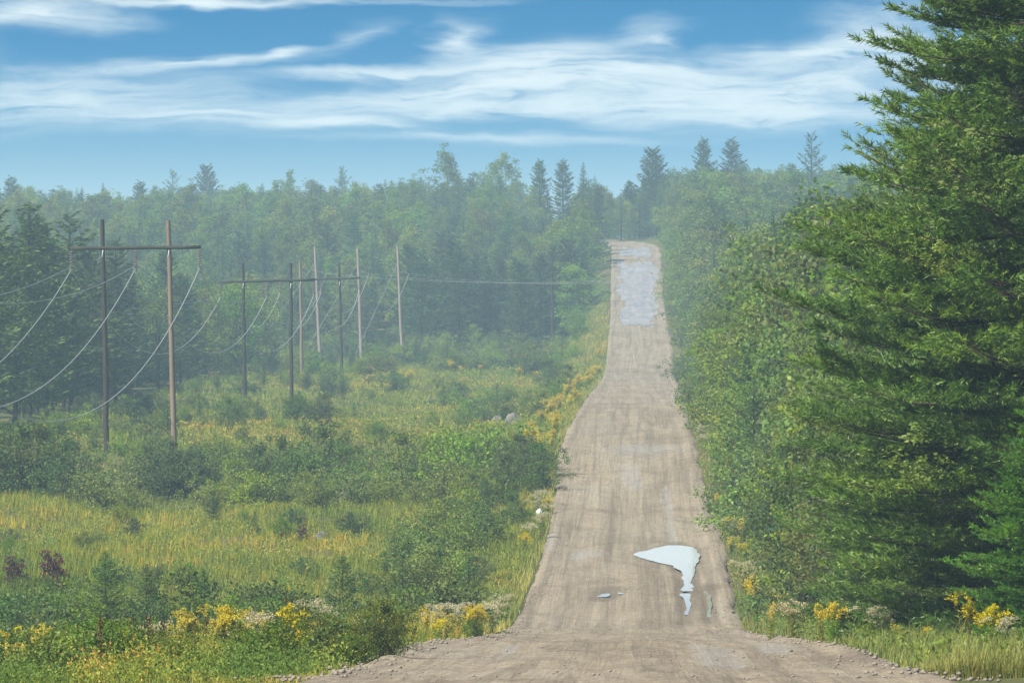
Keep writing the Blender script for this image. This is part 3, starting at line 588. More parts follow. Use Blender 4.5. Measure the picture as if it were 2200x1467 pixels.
def blades(n, r, X, Y, Z, h, wd, bend, tint, s, simple=False):
    az_ = r.random(n)*6.283; dx = np.cos(az_); dy = np.sin(az_); z0 = np.zeros(n); b = bend*r.uniform(.2, 1.2, n)*h
    B = np.stack([X, Y, Z], 1); side_ = np.stack([-dy, dx, z0], 1)*wd[:, None]*.5
    M = B+np.stack([dx*b*.3, dy*b*.3, h*.6], 1); T_ = B+np.stack([dx*b, dy*b, h*(1-.15*bend)], 1)
    if simple:
        V = np.stack([B-side_, B+side_, T_], 1).reshape(-1, 3); s.add(V, np.arange(3*n).reshape(-1, 3), np.repeat(tint, 3)); return
    V = np.stack([B-side_, B+side_, M+side_*.7, M-side_*.7, T_], 1).reshape(-1, 3); k = 5*np.arange(n)[:, None]
    s.add(V, np.concatenate([k+0, k+1, k+2, k+3], 1), np.repeat(tint, 5)); v0 = s.n-len(V)
    s.F.setdefault((0, 3), []).append(np.concatenate([k+3, k+2, k+4], 1)+v0)
def tussocks(name, nc, per, xy, hgt, tfun, label, seed, spread=.05, wd=.011):
    q = np.random.default_rng(seed); X_, Y_ = xy(nc, q); m = len(X_); i = np.repeat(np.arange(m), per); k = m*per
    hc = hgt*q.uniform(.45, 1.25, m); tc = np.clip(tfun(X_, Y_)+q.normal(0, .16, m), 0, 1); az_ = q.random(k)*6.283; lean = q.random(k)**.8*.75
    h = hc[i]*q.uniform(.6, 1.1, k); x = X_[i]+q.normal(0, spread, k); y = Y_[i]+q.normal(0, spread, k); B = np.stack([x, y, ground_z(x, y)-.03], 1)
    o = np.stack([np.cos(az_), np.sin(az_), az_*0], 1); up = np.array([0, 0, 1.]); side_ = np.stack([-np.sin(az_), np.cos(az_), az_*0], 1)*(wd*q.uniform(.6, 1.3, k)*(y/120)**.7)[:, None]*.5
    M = B+o*(h*lean*.35)[:, None]+up*(h*.62)[:, None]; T_ = B+o*(h*lean)[:, None]+up*(h*(1-.35*lean))[:, None]
    V = np.stack([B-side_, B+side_, M+side_*.7, M-side_*.7, T_], 1).reshape(-1, 3); kk = 5*np.arange(k)[:, None]; s = Soup()
    s.add(V, np.concatenate([kk, kk+1, kk+2, kk+3], 1), np.repeat(np.clip(tc[i]+q.normal(0, .06, k), 0, 1), 5)); s.F[(0, 3)] = [np.concatenate([kk+3, kk+2, kk+4], 1)]
    return obj(name, s.mesh(name, M_GRASS), kind='stuff', label=label)
def flower(seed, H, n, kind):
    """a clump of upright leafy stems topped with plumes (goldenrod) or flat domes (boneset)"""
    r = np.random.default_rng(seed); stems = []; C = []; A = []; S = []; B = []; BA = []; BS = []
    for k in range(n):
        a = r.random()*6.28; sp_ = r.uniform(0, .22)*H; h = H*r.uniform(.72, 1.05); e = np.array([math.cos(a)*sp_*1.8, math.sin(a)*sp_*1.8, h]); b = np.array([math.cos(a)*sp_*.6, math.sin(a)*sp_*.6, 0])
        stems.append((np.array([b, b*.5+e*.5+[0, 0, .02], e]), [.008, .006, .004]))
        m = 34; t = r.uniform(.08, .86, m); q = b+(e-b)*t[:, None]; aa = r.random(m)*6.28
        C.append(q); A.append(np.stack([np.cos(aa), np.sin(aa), r.uniform(.1, .7, m)], 1)); S.append(r.uniform(.09, .17, m)*(1.1-.4*t))
        if kind == 'gold':
            for j in range(5):
                a2 = r.random()*6.28; m = 26; u = r.random(m); dv = np.array([math.cos(a2)*.16, math.sin(a2)*.16, .07])*r.uniform(.7, 1.3)
                B.append(e-[0, 0, .2*r.random()]+dv*u[:, None]+np.array([0, 0, .05])*np.sin(u*3)[:, None]+r.normal(0, .014, (m, 3)))
            m = 40; u = r.random(m); B.append(e-[0, 0, .25]+np.array([0, 0, .32])*u[:, None]+r.normal(0, .03, (m, 3))*(1.2-u)[:, None])
        else:
            for j in range(5):
                c_ = e+[r.normal(0, .09), r.normal(0, .09), r.normal(-.04, .05)]; m = 30; rr = r.normal(size=(m, 3)); rr = unit(rr)*[.075, .075, .045]; B.append(c_+rr)
                stems.append((np.array([e-[0, 0, .15], c_]), [.004, .003]))
    B = np.concatenate(B); m = len(B); C = np.concatenate(C); A = np.concatenate(A); S = np.concatenate(S)
    V, F = leaf_quads(B, r.normal(size=(m, 3))+[0, 0, .5], r.uniform(.022, .042, m), r.uniform(.018, .032, m), r); sb = Soup(); sb.add(V, F, np.repeat(r.random(m), 4))
    V, F = leaf_quads(C, A, S, S*.24, r); sl = Soup(); sl.add(V, F, np.repeat(np.clip(r.normal(.4, .2, len(C)), 0, 1), 4))
    V, F = tubes(stems, 4); ss = Soup(); [ss.add(V, f, r.random()) for f in F]
    return [('stems', ss.mesh('stems', M_COVER)), ('leaves', sl.mesh('leaves', M_BROAD)), ('flower_head', sb.mesh('flower_head', M_GOLD if kind == 'gold' else M_PALE))]
def spike(seed, H):
    """dry dark flower stalks"""
    r = np.random.default_rng(seed); L = []; C = []
    for k in range(1):
        b = r.normal(0, .03, 3)*[1, 1, 0]; h = H*r.uniform(.6, 1); e = b+[r.normal(0, .06), r.normal(0, .06), h]; L.append((np.array([b, e]), [.008, .005])); m = 90; u = r.uniform(.5, 1, m); C.append(b+(e-b)*u[:, None]+r.normal(0, .018, (m, 3)))
    C = np.concatenate(C); V, F = leaf_quads(C, r.normal(size=C.shape)+[0, 0, .6], np.full(len(C), .04), np.full(len(C), .022), r); s = Soup(); s.add(V, F, np.repeat(r.random(len(C)), 4)); V2, F2 = tubes(L, 4); s2 = Soup(); [s2.add(V2, f, .4) for f in F2]
    return [('stems', s2.mesh('stems', M_STALK)), ('seed_head', s.mesh('seed_head', M_STALK))]
def put(name, parts, loc, rot=0., scale=1., label=None, cat=None, group=None, color=None, zs=None, sink=.0, single=False):
    x, y = float(loc[0]), float(loc[1]); z = float(ground_z(x, y)) if len(loc) < 3 else float(loc[2])
    root = bpy.data.objects.new(name, None); COL.objects.link(root); root.empty_display_size = .2
    root.location = (x, y, z-sink); root.rotation_euler = (0, 0, rot); s = (scale, scale, scale*(zs or 1)); root.scale = s
    set_kind(root, None, label, cat, group)
    for pn, me in parts:
        o = bpy.data.objects.new(pn, me); COL.objects.link(o); o.parent = root
        if color is not None: o.color = (*color, 1)
    return root
def tint_rand(r, base=(1, 1, 1), amt=.16):
    v = 1+r.uniform(-amt, amt); h_ = r.uniform(-amt, amt)*.6
    return (base[0]*v*(1+h_), base[1]*v, base[2]*v*(1-h_))

# ------------------------------------------------------------------ prototypes
PINE_BIG = big_pine(4, 20.5, 6.4, 6.0, 9)
PINE_MID = big_pine(9, 11.5, 4.0, 3.4, 9, .5)
SPR = [conifer(21, 14, 2.7, .46, 8, -.22, .10, 13, .50), conifer(22, 12, 2.1, .42, 8, -.3, .14, 14, .44), conifer(23, 16, 2.9, .52, 7, -.12, .08, 12, .55, ragged=.35, gap=.08)]
PIN = [conifer(31, 17, 4.0, .85, 7, -.04, .16, 15, .62, power=.62, ragged=.4, low=.18, gap=.12, width=.2), conifer(32, 15, 3.6, .75, 7, .0, .12, 16, .6, power=.7, ragged=.35, low=.12, gap=.08, width=.2),
       conifer(33, 18, 3.6, 1.0, 6, .05, .2, 15, .62, power=.55, ragged=.5, low=.22, gap=.2, width=.2)]
TOP = [conifer(34, 16, 4.4, .62, 8, .02, .14, 17, .6, power=.5, ragged=.3, low=.1, gap=.08, width=.24), conifer(35, 16, 3.4, .6, 8, -.15, .12, 17, .58, power=.55, ragged=.3, low=.08, gap=.08, width=.22)]
BRO = [broadleaf(41, 15, 2.7, 22, 130, 52, .24, .75, .16, shape=.9), broadleaf(42, 12, 3.4, 20, 130, 54, .22, .8, .14), broadleaf(43, 9, 2.6, 18, 110, 56, .18, .62, .08),
       broadleaf(44, 14, 2.2, 24, 120, 52, .22, .65, .12, shape=1.2), broadleaf(45, 11, 3.0, 20, 130, 52, .21, .72, .06, top=.4)]
YNG = [broadleaf(51, 6.5, 2.0, 18, 120, 60, .12, .45, .05), broadleaf(52, 5.0, 1.7, 16, 110, 60, .11, .42, .04, mat=M_LIGHT), broadleaf(53, 7.5, 1.9, 20, 130, 56, .13, .46, .06, shape=1.2)]
ALD = [broadleaf(61, 3.4, 2.0, 20, 110, 64, .115, .42, .1, M_ALDER, stems=6, top=.6), broadleaf(62, 2.8, 1.9, 18, 100, 64, .11, .42, .1, M_ALDER, stems=6, top=.55), broadleaf(63, 3.8, 1.7, 20, 110, 60, .115, .42, .12, M_ALDER, stems=6, top=.6)]
LIT = [broadleaf(71, 2.1, 1.3, 16, 80, 54, .10, .32, .1, M_LIGHT, stems=6, top=.6), broadleaf(72, 1.6, 1.2, 14, 70, 50, .09, .3, .1, M_LIGHT, stems=6, top=.6)]
SHR = [broadleaf(81, 1.5, 1.2, 16, 70, 50, .085, .28, .08, M_BROAD, stems=6, top=.55), broadleaf(82, 2.0, 1.1, 16, 80, 50, .09, .3, .1, M_BROAD, stems=6, top=.6), broadleaf(83, 1.0, .9, 12, 50, 50, .075, .22, .05, M_ALDER, stems=5, top=.55)]
RED = [broadleaf(91, 1.6, .55, 12, 40, 44, .085, .18, .1, M_RED, stems=4, top=.6)]
SAP = [conifer(101, 2.6, .85, .17, 8, -.1, .12, 44, .18), conifer(102, 2.1, .8, .15, 8, -.15, .12, 48, .16), conifer(103, 3.2, .95, .17, 8, .05, .16, 52, .2, ragged=.35, power=.8)]
GOLD = [flower(111, 1.05, 9, 'gold'), flower(112, .85, 7, 'gold'), flower(113, 1.2, 6, 'gold')]
PALE = [flower(121, 1.2, 8, 'pale'), flower(122, 1.0, 6, 'pale')]
SPK = [spike(131, .9), spike(132, .75)]
r = np.random.default_rng(77)

# ------------------------------------------------------------------ the pines close on the right
def at(px, d, py=None): return (PX(px, d), d)
put('pine_tree', PINE_BIG, at(2265, 116), 2.1, 1.0, 'huge near pine with sweeping branches filling the right side', 'pine tree', color=(1, 1, 1))
put('pine_tree', PINE_BIG, at(2215, 127), 5.6, .93, 'second large pine directly behind the huge near one', 'pine tree', color=(.93, 1, .95))
put('pine_tree', PINE_MID, at(1985, 128), .6, .72, 'young pine at the foot of the huge pine, beside the goldenrod', 'pine tree', color=(.95, 1.03, 1.05))
put('pine_tree', PINE_MID, at(2140, 150), 3.2, 1.22, 'dark pine close behind the huge near pine', 'pine tree', color=(.9, .95, .95))
put('pine_tree', PINE_MID, at(1945, 185), 1.2, 1.12, 'pine behind the huge pine, its boughs reaching toward the road', 'pine tree', color=(.95, 1, .98))
put('pine_tree', PINE_BIG, at(2120, 215), 4.0, .9, 'tall pine standing farther back behind the huge pine', 'pine tree', color=(.92, 1, .98))
put('pine_tree', PINE_MID, at(2240, 104), 5.1, .42, 'small pine in the lower right corner', 'pine tree', color=(.8, 1, .9))
MAPLE = broadleaf(141, 3.2, 1.0, 10, 26, 26, .13, .3, .35, M_LIGHT, top=.7)
for px, py, d, s_, lb in ((1985, 1000, 111, .5, 'sunlit maple sprig among the lower boughs of the huge pine'), (2110, 390, 112, .62, 'bright maple leaves high among the boughs of the huge pine'), (2030, 570, 112, .3, 'small leafy sprig halfway up the huge pine')):
    q = P(px, py, d); t0 = 3.2*s_
    gz = float(ground_z(q.x, d)); tr = np.array([[1.6, 5.0, gz-q.z+.0], [1.5, 4.6, (gz-q.z)*.4], [.6, 2.2, -.2], [0, 0, .3]])
    V, F = tubes([(tr, [.04, .035, .02, .012])], 6); ss = Soup(); [ss.add(V, f, 0) for f in F]
    root = bpy.data.objects.new('maple_sapling', None); COL.objects.link(root); root.location = (q.x, d, gz); set_kind(root, None, lb, 'sapling', None)
    st = obj('trunk', ss.mesh('trunk', M_BARK, True), root); st.location = (0, 0, q.z-gz)
    o = obj('crown', MAPLE[1][1], root); o.location = (0, 0, q.z-gz-t0*.6); o.scale = (s_*1.6, s_, s_)
# bare dead limbs of the near pine
L_ = []
q0 = np.array(P(2260, 1085, 114.5))
for k, (px, py) in enumerate(((1985, 1078), (2040, 1098), (2090, 1050), (2130, 1112))):
    e = np.array(P(px, py, 111.6+.4*k)); m_ = (q0+e)/2+[0, 0, .12*(-1)**k]; L_.append((np.array([q0, m_, e]), [.035, .022, .006]))
    for j in range(4):
        t = .45+.13*j; b = q0+(e-q0)*t; L_.append((np.array([b, b+[-.35, -.1, .16*(-1)**j]]), [.009, .003]))
V, F = tubes(L_, 5); ss = Soup(); [ss.add(V, f, 0) for f in F]
big = [o for o in COL.objects if o.name == 'pine_tree'][0]
db = obj('dead_limb', ss.mesh('dead_limb', M_BARK, True), big, label='bare dark dead limbs without needles'); db.matrix_parent_inverse = big.matrix_basis.inverted()

# ------------------------------------------------------------------ landmark trees
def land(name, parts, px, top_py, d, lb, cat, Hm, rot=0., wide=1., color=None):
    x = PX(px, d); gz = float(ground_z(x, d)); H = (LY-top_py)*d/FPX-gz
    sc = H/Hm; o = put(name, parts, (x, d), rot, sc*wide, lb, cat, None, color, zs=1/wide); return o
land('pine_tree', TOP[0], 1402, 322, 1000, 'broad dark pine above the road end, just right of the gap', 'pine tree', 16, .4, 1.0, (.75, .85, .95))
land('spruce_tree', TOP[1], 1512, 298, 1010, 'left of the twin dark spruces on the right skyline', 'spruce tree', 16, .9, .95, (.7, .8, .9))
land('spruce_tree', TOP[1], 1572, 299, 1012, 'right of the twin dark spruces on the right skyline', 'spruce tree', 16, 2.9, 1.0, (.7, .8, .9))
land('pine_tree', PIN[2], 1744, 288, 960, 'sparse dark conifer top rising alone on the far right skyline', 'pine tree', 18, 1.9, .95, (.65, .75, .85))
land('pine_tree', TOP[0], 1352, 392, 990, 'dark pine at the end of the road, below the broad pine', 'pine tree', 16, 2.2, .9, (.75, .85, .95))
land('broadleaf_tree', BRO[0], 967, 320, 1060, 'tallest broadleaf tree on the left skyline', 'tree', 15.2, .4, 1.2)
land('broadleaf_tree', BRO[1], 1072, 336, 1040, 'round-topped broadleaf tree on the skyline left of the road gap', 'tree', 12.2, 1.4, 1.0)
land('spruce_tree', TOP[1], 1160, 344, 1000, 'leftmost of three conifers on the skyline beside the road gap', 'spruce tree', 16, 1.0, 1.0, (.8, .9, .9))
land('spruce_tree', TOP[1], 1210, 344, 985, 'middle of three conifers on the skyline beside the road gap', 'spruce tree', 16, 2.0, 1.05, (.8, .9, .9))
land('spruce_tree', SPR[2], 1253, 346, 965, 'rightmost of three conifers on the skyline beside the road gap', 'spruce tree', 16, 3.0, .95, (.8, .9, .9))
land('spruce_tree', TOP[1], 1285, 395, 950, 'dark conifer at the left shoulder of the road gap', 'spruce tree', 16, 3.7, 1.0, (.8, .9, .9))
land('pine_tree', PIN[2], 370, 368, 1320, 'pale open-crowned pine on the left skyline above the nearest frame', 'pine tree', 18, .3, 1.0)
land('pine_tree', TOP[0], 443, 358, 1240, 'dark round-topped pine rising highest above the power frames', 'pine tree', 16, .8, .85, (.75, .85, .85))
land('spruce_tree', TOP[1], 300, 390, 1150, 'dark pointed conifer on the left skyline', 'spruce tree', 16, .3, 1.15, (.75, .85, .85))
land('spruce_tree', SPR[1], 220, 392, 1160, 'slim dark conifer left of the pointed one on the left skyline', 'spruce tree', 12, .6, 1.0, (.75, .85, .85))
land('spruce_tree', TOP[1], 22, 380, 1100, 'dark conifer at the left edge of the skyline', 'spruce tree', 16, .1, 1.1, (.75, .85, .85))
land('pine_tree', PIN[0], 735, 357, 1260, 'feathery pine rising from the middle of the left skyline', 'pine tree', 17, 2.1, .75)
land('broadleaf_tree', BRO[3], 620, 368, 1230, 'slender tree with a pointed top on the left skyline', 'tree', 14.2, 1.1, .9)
for k, (px, ty, d, pr, hm, lb) in enumerate(((60, 432, 455, PIN[1], 15, 'dark pine at the left edge, tallest beside the nearest frame'), (150, 455, 480, PIN[0], 17, 'dark pine just left of the black pole of the nearest frame'),
        (-20, 445, 430, SPR[0], 14, 'dark conifer cut by the left edge of the picture'), (30, 540, 425, BRO[2], 9.2, 'lighter green broadleaf tree at the left edge below the dark pines'), (245, 510, 520, PIN[1], 15, 'dark pine seen between the poles of the nearest frame'), (110, 520, 500, PIN[0], 17, 'shaded pine behind the left cables'))):
    land('pine_tree' if pr in PIN else 'broadleaf_tree' if pr in BRO else 'spruce_tree', pr, px, ty, d, lb, 'pine tree' if pr in PIN else 'tree', hm, k*1.3, 1.05, (.8, .88, .85) if k != 3 else (1, 1, .9))
land('spruce_tree', SPR[1], 1535, 510, 640, 'slim conifer in the right wood, level with the road gap', 'spruce tree', 12, .5, 1.1, (.85, .95, .95))
land('spruce_tree', SPR[0], 1640, 560, 470, 'dark spruce in the right wood behind the light leafy trees', 'spruce tree', 14, .5, .85, (.85, .95, .9))
land('broadleaf_tree', YNG[0], 1640, 640, 300, 'light leafy tree in the right wood next to the huge pine', 'tree', 6.6, .5, 1.25, (1.25, 1.15, .9))
land('broadleaf_tree', YNG[2], 1590, 700, 315, 'yellowish leafy tree in the right wood left of the huge pine', 'tree', 7.6, 1.5, 1.2, (1.3, 1.12, .85))

for k in range(24):        # dark wall of conifers along the left side of the clearing
    d = 405+235*(k+r.random()*.8)/24; x = -45.5-r.uniform(0, 9)-(1.5 if k % 3 else 6); pr, hm = ((TOP[0], 16), (PIN[1], 15), (SPR[0], 14), (TOP[1], 16), (SPR[2], 16))[k % 5]
    nm = 'pine_tree' if k % 5 < 2 else 'spruce_tree'; put(nm, pr, (x, d), r.random()*6.28, r.uniform(12, 16.5)/hm*(1.1 if d < 520 else .95), f"dark {nm.split('_')[0]} in the tall row left of the clearing, {'near' if d < 480 else 'middle' if d < 560 else 'far'} end", nm.replace('_', ' '), 'dark conifers left of the clearing', tint_rand(r, (.78, .86, .8), .14))
for k in range(13):        # dark low-branched conifers that front the left wood beside the road
    d = r.uniform(768, 790); x = -32+23*(k+r.random()*.7)/13; pr, hm = ((TOP[0], 16), (TOP[1], 16), (PIN[1], 15))[k % 3]
    nm = 'spruce_tree' if k % 3 == 1 else 'pine_tree'; put(nm, pr, (x, d), r.random()*6.28, r.uniform(10, 14)/hm*1.05, f"dark low-branched {nm.split('_')[0]} fronting the left wood, {'behind the guyed poles' if x < -24 else 'near the lone dark pole' if x < -15 else 'closest to the road'}", nm.replace('_', ' '), 'dark conifers fronting the left wood', tint_rand(r, (.76, .85, .82), .16))
# ------------------------------------------------------------------ the woods
hor = np.full(260, 2000.0)         # opaque outline so far, per 10 photo pixels
CNT = {}; QUEUE = []
def try_tree(x, y, parts, name, Hm, scale, Rm, label, group, color, cat):
    gz = float(ground_z(x, y)); H = Hm*scale; px = VX+FPX*x/y
    c0 = int((px-FPX*Rm*scale*.6/y)//10); c1 = int((px+FPX*Rm*scale*.6/y)//10)
    if c1 < 0 or c0 > 205: return False
    c0 = max(c0, 0); c1 = min(c1, 225)
    top = LY-FPX*(gz+H)/y; cov = LY-FPX*(gz+H*(.80 if Hm < 13 or Rm > 3 else .7))/y
    vis = top < np.sort(hor[c0:c1+1])[-1-(c1-c0)//3]-8
    cm = (c0+c1)//2; a = max(c0, cm-max(1, (c1-c0)//4)); b = min(c1, cm+max(1, (c1-c0)//4))
    hor0 = np.minimum(hor[c0:c1+1], LY-FPX*gz/y).copy(); hor[a:b+1] = np.minimum(hor[a:b+1], cov)
    if not vis: return False
    QUEUE.append(((np.median(hor0)-top)*Rm*scale*FPX/y, name, parts, x, y, scale, label, cat, group, color)); return True
KIND = {}
for i in range(3): KIND['s%d' % i] = (SPR[i], 'spruce_tree', (14, 12, 16)[i], (2.7, 2.1, 2.9)[i], 'spruce tree'); KIND['p%d' % i] = (PIN[i], 'pine_tree', (17, 15, 18)[i], (4, 3.6, 3.6)[i], 'pine tree')
for i in range(5): KIND['b%d' % i] = (BRO[i], ('poplar_tree', 'maple_tree', 'birch_tree', 'poplar_tree', 'maple_tree')[i], (15.2, 12.2, 9.2, 14.2, 11.2)[i], (2.7, 3.4, 2.6, 2.2, 3)[i], 'tree')
for i in range(3): KIND['y%d' % i] = (YNG[i], 'young_tree', (6.6, 5.1, 7.6)[i], (2, 1.7, 1.9)[i], 'tree')
KW = {'s': 'spruce', 'p': 'pine', 'b': 'broadleaf tree', 'y': 'small leafy tree'}
def wood(cands, where, choose, hfun):
    for (x, y) in sorted(cands, key=lambda q: q[1]):
        k = choose(x, y); parts, nm, Hm, Rm, cat = KIND[k]; s_ = hfun(x, y)/Hm*r.uniform(.8, 1.02)
        zone = 'edge' if y < 830 else 'slope' if y < 1000 else 'top'
        grp = f'{KW[k[0]]}s {where[zone]}'
        base = (.86, .95, .95) if k[0] in 'sp' else (1, 1, 1); col_ = tint_rand(r, base, .27); vv = col_[1]/base[1]; px = VX+FPX*x/y
        tone = 'pale' if vv > 1.12 else 'darker' if vv < .9 else 'yellowish' if col_[0]/col_[2] > base[0]/base[2]*1.1 else 'green'
        spot = (('behind the nearest frame' if px < 430 else 'behind the second frame' if px < 640 else 'behind the guyed poles' if px < 900 else 'toward the road gap') if x < xc(y) else ('close to the road' if px < 1470 else 'midway to the huge pine' if px < 1600 else 'nearest the huge pine'))
        lb = tone+' '+{'s': 'spruce', 'p': 'layered pine', 'b': {'b0': 'tall poplar', 'b3': 'slender poplar', 'b1': 'round maple', 'b4': 'broad maple', 'b2': 'low birch'}.get(k), 'y': 'small leafy tree'}[k[0]]+' '+where[zone]+' '+spot
        try_tree(x, y, parts, nm, Hm, s_, Rm, lb, grp, col_, cat)
def scatter(x0, x1, y0, y1, cell, ok):
    out = []
    y = y0; c0_ = cell
    while y < y1:
        cell = c0_*(1+.5*float(smooth(750, 1300, y))); y += cell
        for x in np.arange(x0(y), x1(y), cell):
            q = (x+r.uniform(-.45, .45)*cell, y+r.uniform(-.45, .45)*cell)
            if ok(*q): out.append(q)
    return out
def ch_left(x, y):
    v = fbm(np.array(x*.03+3), np.array(y*.02), 2); u = r.random()
    if y < 815 and x > -34: return r.choice(['s0', 's2', 'p1', 'p1', 's0', 'b2', 'b4'])
    if x < -40 and y < 780: return r.choice(['s1', 's1', 's0', 'b2', 'b4', 'p1']) if v < .55 else r.choice(['b2', 'b4', 'b1', 's1'])
    if v > .5: return r.choice(['b0', 'b1', 'b3', 'b4', 's0', 's1', 'p1'])
    return r.choice(['s0', 's1', 's2', 'p1', 'b0', 'b3', 's1', 'b4'])
SKYL = pchip([-400,0,250,420,650,820,930,1000,1120,1270,1300,1345,1380,1440,1480,1600,1700,1800,2000], [402,402,412,405,402,388,362,352,362,380,410,420,400,372,368,372,362,368,372])
def capped(x, y, h):
    lim = (LY-float(SKYL(VX+FPX*x/y))-r.uniform(-22, 20))*y/FPX-float(ground_z(x, y)); return max(2.5, min(h, lim))
front = lambda x: 782+10*np.sin(x*.21)-6*(x > -9)
cl = scatter(lambda y: -.118*y-6, lambda y: -5.5, 440, 1400, 6.3, lambda x, y: (y > front(x) and x < xc(y)-6.5) or (y > 560 and x < -47+4*math.sin(y*.05)) or (x < -50))
wood(cl, {'edge': 'at the front edge of the left wood', 'slope': 'on the slope of the left wood', 'top': 'along the top of the left wood'}, ch_left,
     lambda x, y: capped(x, y, 11.5 if y < 830 else 13.5 if y < 1000 else 15))
hor[:] = 2000
def ch_right(x, y):
    e = x-float(xc(y))-float(half_r(y)); v = fbm(np.array(x*.05+30), np.array(y*.02), 2)
    if e < 4.5: return r.choice(['y0', 'y2', 's1', 'y1', 's1', 'y2', 'p1'])
    if v > .52: return r.choice(['b1', 'b2', 'b4', 'b0', 's1', 's0', 'p1'])
    return r.choice(['b2', 'b0', 's0', 's1', 'p1', 's2', 'p0'])
def h_right(x, y):
    e = x-float(xc(y))-float(half_r(y)); return capped(x, y, min(13, 3.4+1.6*e)*r.uniform(.75, 1.25) if y < 700 else min(14, 5+1.5*e))
cr_ = scatter(lambda y: 5.4+float(xc(y)), lambda y: min(60, .052*y+6), 168, 1250, 4.0, lambda x, y: x > xc(y)+float(half_r(y))+1.9+.5*math.sin(y*.3))
cr_ = [q for q in cr_ if VX+FPX*q[0]/q[1] < 1960 and (q[1] < 420 or r.random() < .62)]
wood(cr_, {'edge': 'in the right-hand roadside wood', 'slope': 'on the rise of the right-hand wood', 'top': 'along the top of the right-hand wood'}, ch_right, h_right)

REST = []
for nm in sorted({q[1] for q in QUEUE}):
    L_ = sorted([q for q in QUEUE if q[1] == nm], key=lambda q: -q[0]); have = sum(1 for o in COL.objects if o.parent is None and o.name.split('.')[0] == nm)
    for i, (ar, name, parts, x, y, sc_, label, cat, grp, color) in enumerate(L_):
        if i < 285-have:
            CNT[grp] = CNT.get(grp, 0)+1
            ww = r.uniform(1.1, 1.4) if y > 600 else 1.0
            put(name, parts, (x, y), r.random()*6.28, sc_*ww, label, cat, grp, color, zs=r.uniform(.92, 1.0)/ww)
        else: REST.append((parts, x, y, sc_))
# what is left of the woods reads as one mass: one object, its trees placed on points
if REST:
    crowns = {}
    for parts, *_ in REST: crowns.setdefault(parts[-1][1].name, next(o for o in COL.objects if o.type == 'MESH' and o.data == parts[-1][1]))
    names_ = sorted(crowns); pm = bpy.data.meshes.new('far_wood'); pts_ = np.array([(x, y, float(ground_z(x, y))) for _, x, y, _ in REST])
    pm.from_pydata(pts_.tolist(), [], [])
    for an, ty, vals in (('kindex', 'INT', [names_.index(q[0][-1][1].name) for q in REST]), ('size', 'FLOAT', [q[3]*r.uniform(.92, 1.0) for q in REST]), ('turn', 'FLOAT', [r.random()*6.28 for q in REST])):
        at_ = pm.attributes.new(an, ty, 'POINT'); at_.data.foreach_set('value', vals)
    fw = obj('far_wood', pm, kind='stuff', label='mass of trees deeper in the woods on both sides of the road')
    ng = bpy.data.node_groups.new('far_wood', 'GeometryNodeTree'); ng.interface.new_socket('Geometry', in_out='INPUT', socket_type='NodeSocketGeometry'); ng.interface.new_socket('Geometry', in_out='OUTPUT', socket_type='NodeSocketGeometry')
    def gn(t, **k):
        nd = ng.nodes.new(t); [setattr(nd, a_, b_) for a_, b_ in k.items()]; return nd
    gi = gn('NodeGroupInput'); go = gn('NodeGroupOutput'); jn = gn('GeometryNodeJoinGeometry'); lk = ng.links.new
    def attr(n_, ty): nd = gn('GeometryNodeInputNamedAttribute', data_type=ty); nd.inputs['Name'].default_value = n_; return next(o for o in nd.outputs if o.enabled and o.name == 'Attribute')
    ak, asz, at2 = attr('kindex', 'INT'), attr('size', 'FLOAT'), attr('turn', 'FLOAT'); cx_ = gn('ShaderNodeCombineXYZ'); lk(at2, cx_.inputs[2])
    for i, n_ in enumerate(names_):
        cmp_ = gn('FunctionNodeCompare', data_type='INT', operation='EQUAL'); lk(ak, next(s_ for s_ in cmp_.inputs if s_.enabled and s_.name == 'A')); next(s_ for s_ in cmp_.inputs if s_.enabled and s_.name == 'B').default_value = i
        oi = gn('GeometryNodeObjectInfo'); oi.inputs['Object'].default_value = crowns[n_]; oi.inputs['As Instance'].default_value = True
        ip = gn('GeometryNodeInstanceOnPoints'); lk(gi.outputs[0], ip.inputs['Points']); lk(cmp_.outputs[0], ip.inputs['Selection']); lk(oi.outputs['Geometry'], ip.inputs['Instance']); lk(cx_.outputs[0], ip.inputs['Rotation']); lk(asz, ip.inputs['Scale']); lk(ip.outputs[0], jn.inputs[0])
    lk(jn.outputs[0], go.inputs[0]); md = fw.modifiers.new('far_wood', 'NODES'); md.node_group = ng
# ------------------------------------------------------------------ shrubs
def shrub(kind, px, d, H, lb, grp=None, color=None, wide=1., name='shrub', cat='shrub'):
    lst, hm = {'A': (ALD, (3.4, 2.8, 3.8)), 'L': (LIT, (2.1, 1.6)), 'S': (SHR, (1.5, 2.0, 1.0)), 'R': (RED, (1.6,)), 'C': (SAP, (2.6, 2.1, 3.2))}[kind]
    i = r.integers(len(lst)); sc = H/hm[i]
    if grp and px < 1100 and 'clump' not in lb and 'alder' not in lb and 'road' not in lb and 'thicket' not in lb and 'wood' not in lb:
        lb += ' '+('left of the black pole' if px < 225 else "between the nearest poles" if px < 370 else 'right of the brown pole' if px < 620 else 'below the guyed poles' if px < 880 else 'nearest the road')
    return put('alder_shrub' if kind == 'A' else 'willow_shrub' if kind == 'L' else name, lst[i], (PX(px, d), d), r.random()*6.28, sc*wide*(w2 := r.uniform(.8, 1.25)), lb, cat, grp, color or tint_rand(r, amt=.24), zs=1/wide/w2)  # kind L: light-leaved shrubs of no set species
